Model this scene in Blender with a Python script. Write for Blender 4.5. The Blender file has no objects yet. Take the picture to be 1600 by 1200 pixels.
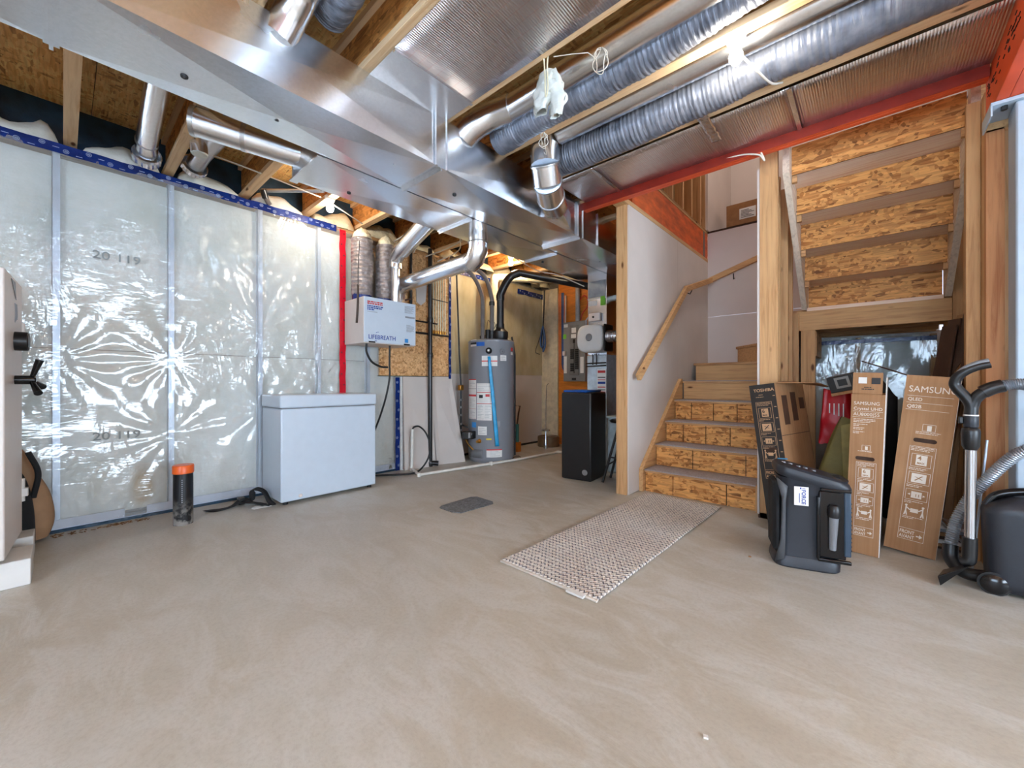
import bpy, bmesh, math, random
from mathutils import Matrix, Vector, Euler, noise
random.seed(7)
sc = bpy.context.scene
COL = sc.collection
PI = math.pi
R = math.radians

# ---------------------------------------------------------------- camera, world, light, exposure
cam_d = bpy.data.cameras.new('camera')
cam_d.sensor_width = 36.0
cam_d.lens = 36.0 * 627 / 1600
cam_d.shift_y = -2 / 1600
cam_d.clip_start = 0.05
cam = bpy.data.objects.new('camera', cam_d)
cam.location = (0, 0, 1.0)
cam.rotation_euler = (PI / 2, 0, math.atan(560 / 627))
COL.objects.link(cam)
sc.camera = cam
sc.view_settings.view_transform = 'Standard'
sc.view_settings.look = 'None'
sc.view_settings.gamma = 1
sc.view_settings.use_curve_mapping = False
sc.view_settings.exposure = 1.42
try:
    sc.cycles.use_denoising = True
    sc.cycles.max_bounces = 10
    sc.cycles.transparent_max_bounces = 12
    sc.cycles.sample_clamp_indirect = 6.0
    sc.cycles.caustics_reflective = False
    sc.cycles.caustics_refractive = False
except Exception:
    pass

W = bpy.data.worlds.new('sky')
sc.world = W
W.use_nodes = True
bg = W.node_tree.nodes['Background']
bg.inputs[0].default_value = (0.62, 0.75, 1.0, 1)
bg.inputs[1].default_value = 1.2


def area(name, loc, rot, sx, sy, power, col):
    l = bpy.data.lights.new(name, 'AREA')
    l.shape = 'RECTANGLE'
    l.size = sx
    l.size_y = sy
    l.energy = power
    l.color = col
    o = bpy.data.objects.new(name, l)
    o.location = loc
    o.rotation_euler = rot
    COL.objects.link(o)
    return o


# daylight that comes in through the two basement windows behind the camera
area('daylight_rear_window', (0.6, -3.10, 1.45), (R(106), 0, R(180)), 2.6, 1.5, 100, (0.72, 0.86, 1.0))
area('daylight_side_window', (3.60, 0.6, 1.40), (R(106), 0, R(90)), 3.2, 1.5, 125, (0.66, 0.82, 1.0))


# ---------------------------------------------------------------- helpers
def L(r, g, b):
    def f(c):
        c /= 255
        return c / 12.92 if c <= 0.04045 else ((c + 0.055) / 1.055) ** 2.4
    return (f(r), f(g), f(b), 1)


class NT:
    def __init__(s, name):
        s.m = bpy.data.materials.new(name)
        s.m.use_nodes = True
        s.t = s.m.node_tree
        s.t.nodes.clear()
        s.out = s.n('ShaderNodeOutputMaterial')
        s.b = s.n('ShaderNodeBsdfPrincipled')
        s.l(s.b.outputs[0], s.out.inputs[0])
        s.tc = s.n('ShaderNodeTexCoord').outputs['Object']

    def n(s, t, **k):
        x = s.t.nodes.new(t)
        for a, b in k.items():
            setattr(x, a, b)
        return x

    def l(s, a, b):
        s.t.links.new(a, b)

    def mp(s, sc_=(1, 1, 1), rot=(0, 0, 0), src=None, loc=(0, 0, 0)):
        x = s.n('ShaderNodeMapping')
        x.inputs['Scale'].default_value = sc_
        x.inputs['Rotation'].default_value = rot
        x.inputs['Location'].default_value = loc
        s.l(src or s.tc, x.inputs[0])
        return x.outputs[0]

    def noise(s, vec, scale, detail=3, rough=.55, dist=0):
        x = s.n('ShaderNodeTexNoise')
        x.inputs['Scale'].default_value = scale
        x.inputs['Detail'].default_value = detail
        x.inputs['Roughness'].default_value = rough
        x.inputs['Distortion'].default_value = dist
        s.l(vec, x.inputs['Vector'])
        return x.outputs[0]

    def vor(s, vec, scale, feat='F1', out='Color'):
        x = s.n('ShaderNodeTexVoronoi', feature=feat)
        x.inputs['Scale'].default_value = scale
        s.l(vec, x.inputs['Vector'])
        return x.outputs[out]

    def ramp(s, fac, pts):
        x = s.n('ShaderNodeValToRGB')
        e = x.color_ramp.elements
        while len(e) < len(pts):
            e.new(0.5)
        for i, (p, c) in enumerate(pts):
            e[i].position = p
            e[i].color = c if len(c) == 4 else (*c, 1)
        s.l(fac, x.inputs[0])
        return x.outputs[0]

    def val(s, fac, pts):
        return s.ramp(fac, [(p, (v, v, v, 1)) for p, v in pts])

    def mix(s, f, a, b, mode='MIX'):
        x = s.n('ShaderNodeMix', data_type='RGBA', blend_type=mode)
        for v, i in ((f, 0), (a, 6), (b, 7)):
            if hasattr(v, 'links'):
                s.l(v, x.inputs[i])
            else:
                x.inputs[i].default_value = v
        return x.outputs[2]

    def math(s, op, a, b=0.0):
        x = s.n('ShaderNodeMath', operation=op)
        for v, i in ((a, 0), (b, 1)):
            if hasattr(v, 'links'):
                s.l(v, x.inputs[i])
            else:
                x.inputs[i].default_value = v
        return x.outputs[0]

    def set(s, **k):
        nm = dict(col='Base Color', rough='Roughness', metal='Metallic', spec='Specular IOR Level', coat='Coat Weight',
                  tr='Transmission Weight', alpha='Alpha', em='Emission Color', es='Emission Strength', sheen='Sheen Weight')
        for a, v in k.items():
            i = s.b.inputs[nm[a]]
            if hasattr(v, 'links'):
                s.l(v, i)
            else:
                i.default_value = v
        return s

    def bump(s, h, dist=.01, strength=1.0):
        x = s.n('ShaderNodeBump')
        x.inputs['Strength'].default_value = strength
        x.inputs['Distance'].default_value = dist
        s.l(h, x.inputs['Height'])
        s.l(x.outputs[0], s.b.inputs['Normal'])
        return s


def plain(name, col, rough=.5, metal=0, var=.08, scale=14, bump=0, bscale=60, coat=0, stretch=(1, 1, 1), spec=.5):
    """a plain surface with a little real variation in tone"""
    k = NT(name)
    v = k.mp(stretch)
    c2 = tuple(min(1, x * (1 + var * 2)) for x in col[:3]) + (1,)
    c1 = tuple(x * (1 - var * 2) for x in col[:3]) + (1,)
    n1 = k.noise(v, scale, 4)
    k.set(col=k.ramp(n1, [(.3, c1), (.7, c2)]), rough=rough, metal=metal, coat=coat, spec=spec)
    if bump:
        k.bump(k.noise(v, bscale, 3), bump)
    return k.m


def lumber(name, axis, base, dark, knots=True, blue=0):
    k = NT(name)
    st = [22, 22, 22]
    st[axis] = 1.1
    v = k.mp(tuple(st))
    n1 = k.noise(v, 2.2, 5, .6, .6)
    n2 = k.noise(k.mp((1.5, 1.5, 1.5)), 1.6, 2)
    c = k.ramp(n1, [(.28, dark), (.48, base), (.75, tuple(min(1, x * 1.18) for x in base[:3]) + (1,))])
    c = k.mix(k.val(n2, [(.35, 0), (.7, .35)]), c, (*dark[:3], 1))
    if knots:
        ks = [7, 7, 7]
        ks[axis] = 2.6
        d = k.vor(k.mp(tuple(ks), loc=(.3, .7, .1)), 1.0, out='Distance')
        kn = k.val(d, [(.055, 1), (.11, 0)])
        c = k.mix(kn, c, L(98, 56, 26))
    k.set(col=c, rough=.62, spec=.3)
    k.bump(n1, .0015)
    return k.m


def osb(name, light, mid, dark, sc_=1.0):
    k = NT(name)
    d = k.noise(k.tc, 9, 2)
    w = k.n('ShaderNodeVectorMath', operation='SCALE')
    k.l(k.n('ShaderNodeTexNoise').outputs[1], w.inputs[0])
    w.inputs['Scale'].default_value = .0
    a = k.vor(k.mp((9 * sc_, 38 * sc_, 38 * sc_), (R(14), R(22), R(18))), 1)
    b = k.vor(k.mp((34 * sc_, 10 * sc_, 34 * sc_), (R(62), R(-38), R(52))), 1)
    e = k.vor(k.mp((13 * sc_, 46 * sc_, 22 * sc_), (R(-50), R(58), R(-30))), 1)
    sa, sb, se = (k.n('ShaderNodeSeparateColor') for _ in range(3))
    k.l(a, sa.inputs[0]); k.l(b, sb.inputs[0]); k.l(e, se.inputs[0])
    fa = k.math('GREATER_THAN', sa.outputs[1], .58)
    fb = k.math('GREATER_THAN', sb.outputs[1], .5)
    m1 = k.mix(fb, se.outputs[0], sb.outputs[0])
    m2 = k.mix(fa, m1, sa.outputs[0])
    fine = k.noise(k.mp((6, 90, 90), (R(14), R(22), R(18))), 1, 3)
    c = k.ramp(m2, [(0.0, dark), (.16, mid), (.55, light), (1, tuple(min(1, x * 1.35) for x in light[:3]) + (1,))])
    c = k.mix(.35, c, k.ramp(fine, [(.3, dark), (.6, light)]))
    k.set(col=c, rough=.6, spec=.35)
    k.bump(m2, .002)
    return k.m


def galv(name, base=(.90, .94, .99, 1), rough=.23, dirt=.1):
    k = NT(name)
    s1 = k.vor(k.tc, 110)
    g = k.n('ShaderNodeRGBToBW')
    k.l(s1, g.inputs[0])
    n1 = k.noise(k.mp((1, 1, 1)), 3, 3)
    lo = tuple(x * .93 for x in base[:3]) + (1,)
    c = k.mix(k.val(g.outputs[0], [(.2, 0), (.8, 1)]), lo, base)
    k.set(col=c, metal=1.0, rough=k.val(n1, [(.3, rough * .9), (.75, rough * 1.25)]))
    k.bump(n1, .004, .3)
    return k.m


M = {}
M['galv'] = galv('galvanized_steel')
M['galv_dull'] = galv('dull_galvanized_steel', (.58, .60, .62, 1), .3)
M['lum_x'] = lumber('lumber_along_x', 0, L(210, 166, 116), L(178, 130, 84))
M['lum_y'] = lumber('lumber_along_y', 1, L(210, 166, 116), L(178, 130, 84))
M['lum_z'] = lumber('lumber_along_z', 2, L(208, 164, 116), L(176, 128, 82))
M['lum_zo'] = lumber('reddish_lumber_along_z', 2, L(200, 142, 96), L(168, 104, 64))
M['lum_pale'] = lumber('pale_lumber', 1, L(226, 208, 188), L(196, 176, 156), False)
M['ply'] = lumber('plywood', 0, L(250, 222, 200), L(226, 184, 156), False)
M['plyedge'] = lumber('plywood_edge', 0, L(206, 160, 112), L(150, 100, 60), False)
M['osb'] = osb('oriented_strand_board', L(226, 164, 96), L(186, 114, 52), L(92, 46, 14), 1.35)
M['flange'] = lumber('joist_flange_lumber', 0, L(240, 206, 164), L(222, 178, 130))
M['osb_ceiling'] = osb('bright_strand_board', L(248, 198, 128), L(228, 166, 94), L(150, 92, 40), 1.5)
M['osb_dark'] = osb('amber_strand_board', L(222, 158, 90), L(190, 120, 58), L(124, 70, 28))
M['osb_pale'] = osb('pale_strand_board', L(232, 184, 132), L(208, 150, 92), L(150, 96, 50), 1.2)
M['gyp'] = plain('gypsum_board', L(212, 202, 194), .8, var=.02, scale=3, bump=.0004, bscale=200)
M['gypedge'] = plain('gypsum_edge', L(228, 226, 224), .8, var=.06, scale=30)
M['taupe'] = plain('taupe_painted_board', L(214, 200, 192), .8, var=.02, scale=2)
M['white'] = plain('white_enamel_daylight_tint', L(208, 221, 234), .28, var=.01, coat=.3)  # blue tint in the base colour stands in for reflected daylight
M['white_matte'] = plain('white_plastic', L(228, 226, 222), .45, var=.015)
M['offwhite'] = plain('cream_paint', L(230, 220, 214), .4, var=.01)
M['black'] = plain('black_plastic', L(20, 20, 22), .38, var=.1)
M['blackmatte'] = plain('black_fabric', L(20, 20, 22), .85, var=.15, bump=.001, bscale=300)
M['blackgloss'] = plain('glossy_black_plastic', L(16, 17, 20), .16, var=.08)
M['navyplast'] = plain('dark_blue_grey_plastic', L(34, 38, 46), .42, var=.06, bump=.0006, bscale=260)
M['greyplast'] = plain('grey_plastic', L(120, 122, 126), .4, var=.04)
M['rubber'] = plain('black_rubber', L(24, 24, 25), .5, var=.1)
M['foam'] = plain('grey_foam_sleeve', L(112, 104, 100), .8, var=.06, bump=.001)
M['cream'] = plain('cream_insulation_batt', L(232, 222, 190), .9, var=.05, scale=9, bump=.012, bscale=24)
M['batt'] = None
M['steel_blue'] = plain('blue_grey_steel_paint', L(172, 188, 202), .45, var=.04, scale=5)
M['steelstud'] = plain('steel_stud', L(196, 210, 228), .35, metal=.35, var=.03, scale=8)
M['orange'] = plain('orange_steel_paint', L(226, 84, 40), .45, var=.06, scale=4)
M['orangeplate'] = plain('orange_tape', L(240, 104, 40), .35, var=.02)
M['silver'] = plain('dull_silver', L(170, 168, 160), .4, metal=.8)
M['tankgrey'] = plain('grey_tank_enamel', L(136, 138, 144), .35, var=.01, coat=.2)
M['panelgrey'] = plain('grey_panel_paint', L(130, 128, 126), .45, var=.02)
M['brass'] = plain('brass', L(206, 150, 70), .3, metal=.9)
M['copper'] = plain('copper_pipe', L(190, 116, 80), .35, metal=.8)
M['chrome'] = plain('brushed_chrome', L(196, 198, 202), .22, metal=1, var=.02)
M['red'] = plain('red_plastic', L(200, 26, 36), .4, var=.03)
M['redtape'] = plain('red_tape', L(216, 20, 44), .25, var=.08, scale=8, bump=.003, bscale=30)
M['bluetape'] = plain('blue_tape', L(14, 42, 112), .24, var=.2, scale=8, bump=.004, bscale=34)
M['tapemark'] = plain('white_tape_mark', L(150, 168, 206), .4)
M['blueribbon'] = plain('cyan_ribbon', L(36, 160, 214), .35)
M['bluelid'] = plain('blue_lid_plastic', L(30, 84, 160), .3)
M['green'] = plain('green_sticker', L(120, 196, 60), .5)
M['label'] = plain('white_paper_label', L(230, 228, 224), .55, var=.02)
M['ink'] = plain('black_ink', L(34, 34, 36), .6)
M['inkblue'] = plain('blue_ink', L(16, 58, 150), .5)
M['inkred'] = plain('red_ink', L(206, 60, 60), .5)
M['inkgrey'] = plain('grey_ink', L(150, 154, 160), .6)
M['stamp'] = plain('pale_grey_stamp_ink', L(146, 152, 152), .6)
M['inkwhite'] = plain('pale_print', L(226, 214, 200), .6, var=.01)
M['inktan'] = plain('tan_print', L(196, 156, 118), .6, var=.01)
M['yellow'] = plain('yellow_label', L(232, 204, 50), .5)
M['cable'] = plain('white_cable', L(226, 218, 204), .45, var=.03)
M['cableor'] = plain('orange_cable', L(222, 120, 50), .45)
M['cablebl'] = plain('blue_cable', L(46, 80, 130), .45)
M['pvc'] = plain('white_pvc_pipe', L(232, 228, 218), .35, var=.03)
M['abs'] = plain('black_abs_pipe', L(32, 32, 34), .3, var=.1)
M['greypipe'] = plain('grey_conduit', L(166, 168, 172), .4)
M['wood_orange'] = plain('amber_plywood', L(206, 120, 40), .5, var=.1, scale=6, stretch=(1, 1, 8))
M['rimorange'] = plain('orange_stained_rim_board', L(206, 92, 38), .6, var=.16, scale=5, stretch=(8, 1, 3))
M['membrane'] = plain('dark_house_wrap', L(26, 58, 80), .35, var=.3, scale=6, bump=.01, bscale=14)
M['tan'] = plain('tan_canvas', L(160, 124, 92), .75, var=.05)
M['olive'] = plain('olive_bag_fabric', L(112, 102, 54), .7, var=.06, bump=.004, bscale=12)
M['darkcard'] = plain('dark_brown_cardboard', L(74, 48, 32), .7, var=.1)
M['boxblack'] = plain('black_printed_cardboard', L(40, 35, 32), .6, var=.06)
M['carpet'] = plain('grey_tread_carpet', L(166, 156, 154), .95, var=.12, scale=90, bump=.003, bscale=260)
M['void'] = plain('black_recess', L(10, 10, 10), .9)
M['foiltape'] = galv('aluminium_tape', (.8, .8, .82, 1), .25)

k = NT('corrugated_cardboard')
n1 = k.noise(k.mp((60, 60, 1.2)), 1, 2)
n2 = k.noise(k.tc, 5, 4)
k.set(col=k.mix(k.val(n1, [(.4, 0), (.6, .35)]), k.ramp(n2, [(.3, L(160, 118, 82)), (.7, L(174, 132, 94))]), L(144, 102, 68)), rough=.7, spec=.25)
M['card'] = k.m

# concrete slab
k = NT('trowelled_concrete')
big = k.noise(k.mp((.5, .5, .5)), 1.3, 5, .6, .5)
med = k.noise(k.mp((1, 2.2, 1), (0, 0, R(30))), 2.3, 6, .65, 1.2)
fin = k.noise(k.tc, 60, 4, .7)
c = k.ramp(big, [(.3, L(178, 170, 154)), (.5, L(192, 185, 171)), (.7, L(200, 199, 192))])
c = k.mix(k.val(med, [(.44, 0), (.6, .65)]), c, L(208, 206, 200))
c = k.mix(k.val(med, [(.22, .4), (.42, 0)]), c, L(166, 155, 142))
c = k.mix(k.val(fin, [(.3, .22), (.55, 0)]), c, L(140, 128, 114))
cr = k.vor(k.mp((1, 1, 1)), 1.7, 'DISTANCE_TO_EDGE', 'Distance')
crn = k.noise(k.tc, .7, 2)
k.set(col=c, rough=k.val(med, [(.3, .34), (.7, .56)]), spec=.45)
k.bump(k.math('ADD', k.math('MULTIPLY', fin, .25), med), .0035, .6)
M['concrete'] = k.m

# insulation batts seen through poly
k = NT('white_glass_wool')
n1 = k.noise(k.mp((1, 1, .8)), 3.2, 5, .6)
n2 = k.noise(k.mp((1, 3, 18)), 9, 3)
c = k.ramp(n1, [(.25, L(206, 210, 198)), (.5, L(230, 232, 226)), (.75, L(240, 240, 236))])
c = k.mix(k.val(n2, [(.35, .18), (.6, 0)]), c, L(196, 200, 184))
k.set(col=c, rough=.95, spec=.1)
k.bump(n1, .03)
M['batt'] = k.m

# clear vapour barrier with wrinkles
k = NT('clear_vapour_barrier')
t = k.n('ShaderNodeBsdfTransparent')
t.inputs[0].default_value = (.95, .965, .97, 1)
gl = k.n('ShaderNodeBsdfGlossy')
gl.inputs['Roughness'].default_value = .11
gl.inputs['Color'].default_value = (1, 1, 1, 1)
df = k.n('ShaderNodeBsdfDiffuse')
df.inputs[0].default_value = (.86, .88, .88, 1)
w1 = k.noise(k.mp((1, 1, .4), (R(24), 0, 0)), 4.6, 3, .5, 1.3)
w2 = k.noise(k.mp((1, .6, 2.0), (R(-38), 0, 0)), 16, 2, .5, .8)
bp = k.n('ShaderNodeBump')
bp.inputs['Strength'].default_value = 1
bp.inputs['Distance'].default_value = .034
k.l(k.math('MULTIPLY', k.math('ADD', w1, k.math('MULTIPLY', w2, .12)), k.val(k.noise(k.mp((1, 1, .6)), 1.5, 1), [(.40, .15), (.62, 1)])), bp.inputs['Height'])
k.l(bp.outputs[0], gl.inputs['Normal'])
fr = k.n('ShaderNodeFresnel')
fr.inputs['IOR'].default_value = 1.7
m1 = k.n('ShaderNodeMixShader'); m1.inputs[0].default_value = .22
k.l(t.outputs[0], m1.inputs[1]); k.l(df.outputs[0], m1.inputs[2])
m2 = k.n('ShaderNodeMixShader')
k.l(k.math('MULTIPLY', fr.outputs[0], 1.0), m2.inputs[0])
k.l(m1.outputs[0], m2.inputs[1]); k.l(gl.outputs[0], m2.inputs[2])
k.l(m2.outputs[0], k.out.inputs[0])
M['poly'] = k.m

k = NT('cream_vapour_barrier')
n1 = k.noise(k.mp((1, 1, .5)), 5, 3)
k.set(col=k.ramp(n1, [(.3, L(196, 180, 140)), (.7, L(222, 210, 174))]), rough=.42, spec=.35, alpha=.72)
k.bump(k.noise(k.mp((1, 1, .35), (R(20), 0, 0)), 7, 3), .02)
M['poly_cream'] = k.m

# insulated flexible duct jacket
k = NT('insulated_flex_jacket')
n1 = k.noise(k.mp((26, 3, 3)), 2.5, 3, .6, .6)
n2 = k.noise(k.tc, 14, 3)
k.set(col=k.ramp(n2, [(.3, L(104, 110, 124)), (.7, L(142, 147, 160))]), rough=.42, metal=.35)
k.bump(n1, .006)
M['flex_x'] = k.m
k = NT('insulated_flex_jacket_upright')
n1 = k.noise(k.mp((3, 3, 22)), 2.5, 4, .6, .8)
n2 = k.noise(k.tc, 22, 3)
k.set(col=k.ramp(n2, [(.3, L(132, 122, 120)), (.7, L(178, 168, 164))]), rough=.3, metal=.4)
k.bump(k.math('ADD', n1, n2), .010)
M['flex_z'] = k.m

# bubble foil panning
k = NT('bubble_foil')
ww = k.n('ShaderNodeTexWave', wave_type='BANDS', bands_direction='X')
ww.inputs['Scale'].default_value = 26
k.l(k.tc, ww.inputs[0])
n2 = k.noise(k.tc, 2.2, 3)
br = k.n('ShaderNodeTexBrick')
br.inputs['Scale'].default_value = 4.5
br.inputs['Mortar Size'].default_value = .006
br.inputs['Color1'].default_value = br.inputs['Color2'].default_value = (0, 0, 0, 1)
br.inputs['Mortar'].default_value = (1, 1, 1, 1)
k.l(k.tc, br.inputs[0])
k.set(col=k.mix(k.math('MULTIPLY', br.outputs[0], .28), L(214, 206, 204), L(206, 110, 96)), metal=1, rough=.3)
k.bump(k.math('ADD', k.math('MULTIPLY', ww.outputs[1], .05), n2), .02)
M['foil'] = k.m

# woven rug
k = NT('woven_rug')
wv = k.n('ShaderNodeTexWave', wave_type='BANDS', bands_direction='Y')
wv.inputs['Scale'].default_value = 9.5
wv.inputs['Distortion'].default_value = 0
zz = k.n('ShaderNodeTexWave', wave_type='BANDS', bands_direction='X', wave_profile='TRI')
zz.inputs['Scale'].default_value = 13
k.l(k.tc, zz.inputs[0])
sep = k.n('ShaderNodeSeparateXYZ'); k.l(k.tc, sep.inputs[0])
cmb = k.n('ShaderNodeCombineXYZ')
k.l(sep.outputs[0], cmb.inputs[0])
k.l(k.math('ADD', sep.outputs[1], k.math('MULTIPLY', zz.outputs[1], .016)), cmb.inputs[1])
k.l(cmb.outputs[0], wv.inputs[0])
n1 = k.noise(k.mp((60, 60, 1)), 1.2, 2)
n3 = k.noise(k.tc, 2.5, 2)
f = k.math('MULTIPLY', k.val(wv.outputs[1], [(.70, 0), (.80, 1)]), k.val(n1, [(.38, 0), (.52, 1)]))
base = k.ramp(n3, [(.35, L(240, 232, 224)), (.65, L(228, 216, 206))])
k.set(col=k.mix(f, base, L(104, 102, 110)), rough=.95, spec=.1)
k.bump(wv.outputs[1], .006)
M['rug'] = k.m

for nm, cl, st in (('bulb', (1, .90, .76, 1), 120), ('bulb_warm', (1, .80, .54, 1), 200)):
    k = NT(nm + '_glass')
    k.set(col=(1, 1, 1, 1), em=cl, es=st)
    M[nm] = k.m


# ---------------------------------------------------------------- mesh building
WM = {}
STUFF = {'small_print', 'printing', 'printed_panels', 'printed_digits', 'nail_marks', 'tape_marks', 'side_vents', 'lettering', 'flap_print', 'brand_mark', 'white_print', 'printed_lettering', 'door_script', 'panning_seam', 'bead', 'seam_band', 'bay_rim'}


def mat_of(o):
    return WM.get(o.name, Matrix.Identity(4)) if o else Matrix.Identity(4)


class MB:
    def __init__(s):
        s.v = []
        s.f = []

    def add(s, vs, fs, T=None):
        n = len(s.v)
        s.v += [tuple(T @ Vector(p)) if T else tuple(p) for p in vs]
        s.f += [tuple(i + n for i in f) for f in fs]
        return s

    def box(s, x0, x1, y0, y1, z0, z1, T=None):
        vs = [(x, y, z) for z in (z0, z1) for y in (y0, y1) for x in (x0, x1)]
        return s.add(vs, [(0, 2, 3, 1), (4, 5, 7, 6), (0, 1, 5, 4), (2, 6, 7, 3), (0, 4, 6, 2), (1, 3, 7, 5)], T)

    def bar(s, a, b, w, h, up=(0, 0, 1)):
        """box beam from a to b, w wide, h high"""
        a, b = Vector(a), Vector(b)
        d = (b - a)
        ln = d.length
        d.normalize()
        x = d.cross(Vector(up)).normalized()
        z = x.cross(d)
        T = Matrix((( x.x, d.x, z.x, a.x), (x.y, d.y, z.y, a.y), (x.z, d.z, z.z, a.z), (0, 0, 0, 1)))
        return s.box(-w / 2, w / 2, 0, ln, -h / 2, h / 2, T)

    def tube(s, pts, r, seg=12, smooth=0, caps=True, rf=None):
        P = [Vector(p) for p in pts]
        if smooth and len(P) > 2:
            Q = []
            for i in range(len(P) - 1):
                p0 = P[i - 1] if i else P[0] * 2 - P[1]
                p3 = P[i + 2] if i + 2 < len(P) else P[-1] * 2 - P[-2]
                p1, p2 = P[i], P[i + 1]
                for j in range(smooth):
                    t = j / smooth
                    Q.append(.5 * ((2 * p1) + (p2 - p0) * t + (2 * p0 - 5 * p1 + 4 * p2 - p3) * t * t + (3 * p1 - p0 - 3 * p2 + p3) * t ** 3))
            Q.append(P[-1])
            P = Q
        n = len(P)
        d = (P[1] - P[0]).normalized()
        u = d.orthogonal().normalized()
        vs = []
        for i in range(n):
            t = (P[min(i + 1, n - 1)] - P[max(i - 1, 0)]).normalized()
            u = (u - t * u.dot(t)).normalized()
            w = t.cross(u)
            rr = rf(i / (n - 1)) * r if rf else r
            for j in range(seg):
                a = 2 * PI * j / seg
                vs.append(P[i] + (u * math.cos(a) + w * math.sin(a)) * rr)
        fs = [(i * seg + j, i * seg + (j + 1) % seg, (i + 1) * seg + (j + 1) % seg, (i + 1) * seg + j) for i in range(n - 1) for j in range(seg)]
        if caps:
            fs.append(tuple(range(seg - 1, -1, -1)))
            fs.append(tuple((n - 1) * seg + j for j in range(seg)))
        return s.add(vs, fs)

    def cyl(s, a, b, r, r2=None, seg=20):
        r2 = r if r2 is None else r2
        return s.tube([a, b], 1, seg, rf=lambda t: r + (r2 - r) * t)

    def lathe(s, c, prof, seg=28, axis=(0, 0, 1)):
        A = Vector(axis).normalized()
        u = A.orthogonal().normalized()
        w = A.cross(u)
        c = Vector(c)
        vs = []
        for r, h in prof:
            for j in range(seg):
                a = 2 * PI * j / seg
                vs.append(c + A * h + (u * math.cos(a) + w * math.sin(a)) * max(r, 1e-4))
        n = len(prof)
        fs = [(i * seg + j, i * seg + (j + 1) % seg, (i + 1) * seg + (j + 1) % seg, (i + 1) * seg + j) for i in range(n - 1) for j in range(seg)]
        fs.append(tuple(range(seg - 1, -1, -1)))
        fs.append(tuple((n - 1) * seg + j for j in range(seg)))
        return s.add(vs, fs)

    def prism(s, poly, a, b, plane='xy', T=None):
        def P(p, h):
            return {'xy': (p[0], p[1], h), 'yz': (h, p[0], p[1]), 'xz': (p[0], h, p[1])}[plane]
        n = len(poly)
        vs = [P(p, a) for p in poly] + [P(p, b) for p in poly]
        fs = [tuple(range(n - 1, -1, -1)), tuple(range(n, 2 * n))] + [(i, (i + 1) % n, n + (i + 1) % n, n + i) for i in range(n)]
        return s.add(vs, fs, T)

    def grid(s, fn, nu, nv, closed=False):
        vs = [fn(i / nu, j / nv) for j in range(nv + 1) for i in range(nu + 1)]
        q = nu + 1
        return s.add(vs, [(j * q + i, j * q + i + 1, (j + 1) * q + i + 1, (j + 1) * q + i) for j in range(nv) for i in range(nu)])

    def text(s, body, size, T, bold=0, align='LEFT', sx=1.0, depth=.0006):
        cu = bpy.data.curves.new('t', 'FONT')
        cu.body = body
        cu.size = size
        cu.align_x = align
        cu.offset = bold
        cu.extrude = depth
        cu.resolution_u = 3
        o = bpy.data.objects.new('t', cu)
        me = bpy.data.meshes.new_from_object(o)
        s.add([(v.co.x * sx, v.co.y, v.co.z) for v in me.vertices], [tuple(p.vertices) for p in me.polygons], T)
        bpy.data.objects.remove(o)
        bpy.data.meshes.remove(me)
        return s

    def build(s, name, m, parent=None, smooth=35, bevel=0, local=False, at=None, solid=0):
        me = bpy.data.meshes.new(name)
        base = mat_of(parent)
        if parent is None and at is not None:
            base = Matrix.Translation(at)
        inv = base.inverted()
        vs = s.v if local else [tuple(inv @ Vector(p)) for p in s.v]
        me.from_pydata(vs, [], s.f)
        me.update()
        bm = bmesh.new()
        bm.from_mesh(me)
        bmesh.ops.recalc_face_normals(bm, faces=bm.faces)
        bm.to_mesh(me)
        bm.free()
        if smooth:
            me.shade_smooth()
            me.set_sharp_from_angle(angle=R(smooth))
        me.materials.append(M[m] if isinstance(m, str) else m)
        o = bpy.data.objects.new(name, me)
        COL.objects.link(o)
        if parent:
            o.parent = parent
            WM[o.name] = base
        else:
            if at is not None:
                o.location = at
            WM[o.name] = base
        if name in STUFF: o['kind'] = 'stuff'
        if solid:
            md = o.modifiers.new('thickness', 'SOLIDIFY')
            md.thickness = solid
            md.offset = 0
        if bevel:
            md = o.modifiers.new('bevel', 'BEVEL')
            md.width = bevel
            md.segments = 2
            md.limit_method = 'ANGLE'
            md.angle_limit = R(50)
        return o


def tag(o, label=None, cat=None, group=None, kind=None):
    if label: o['label'] = label
    if cat: o['category'] = cat
    if group: o['group'] = group
    if kind: o['kind'] = kind
    return o


def thing(name, label, cat, loc=(0, 0, 0), rot=(0, 0, 0), group=None):
    o = bpy.data.objects.new(name, None)
    o.empty_display_size = .1
    o.location = loc
    o.rotation_euler = rot
    COL.objects.link(o)
    WM[o.name] = Matrix.Translation(loc) @ Euler(rot).to_matrix().to_4x4()
    return tag(o, label, cat, group)


def struct(name, mb, m, **k):
    return tag(mb.build(name, m, **k), kind='structure')


def sroot(name, loc=(0, 0, 0)):
    o = bpy.data.objects.new(name, None)
    o.location = loc
    COL.objects.link(o)
    WM[o.name] = Matrix.Translation(loc)
    return tag(o, kind='structure')


def B(*a):
    return MB().box(*a)


def FT(x, y, z):
    """text / print plane on a face that looks towards -Y"""
    return Matrix.Translation((x, y, z)) @ Matrix.Rotation(PI / 2, 4, 'X')


def XT(x, y, z):
    """text plane on a face that looks towards +X, text running along +Y"""
    return Matrix.Translation((x, y, z)) @ Matrix.Rotation(PI / 2, 4, 'Z') @ Matrix.Rotation(PI / 2, 4, 'X')

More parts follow.
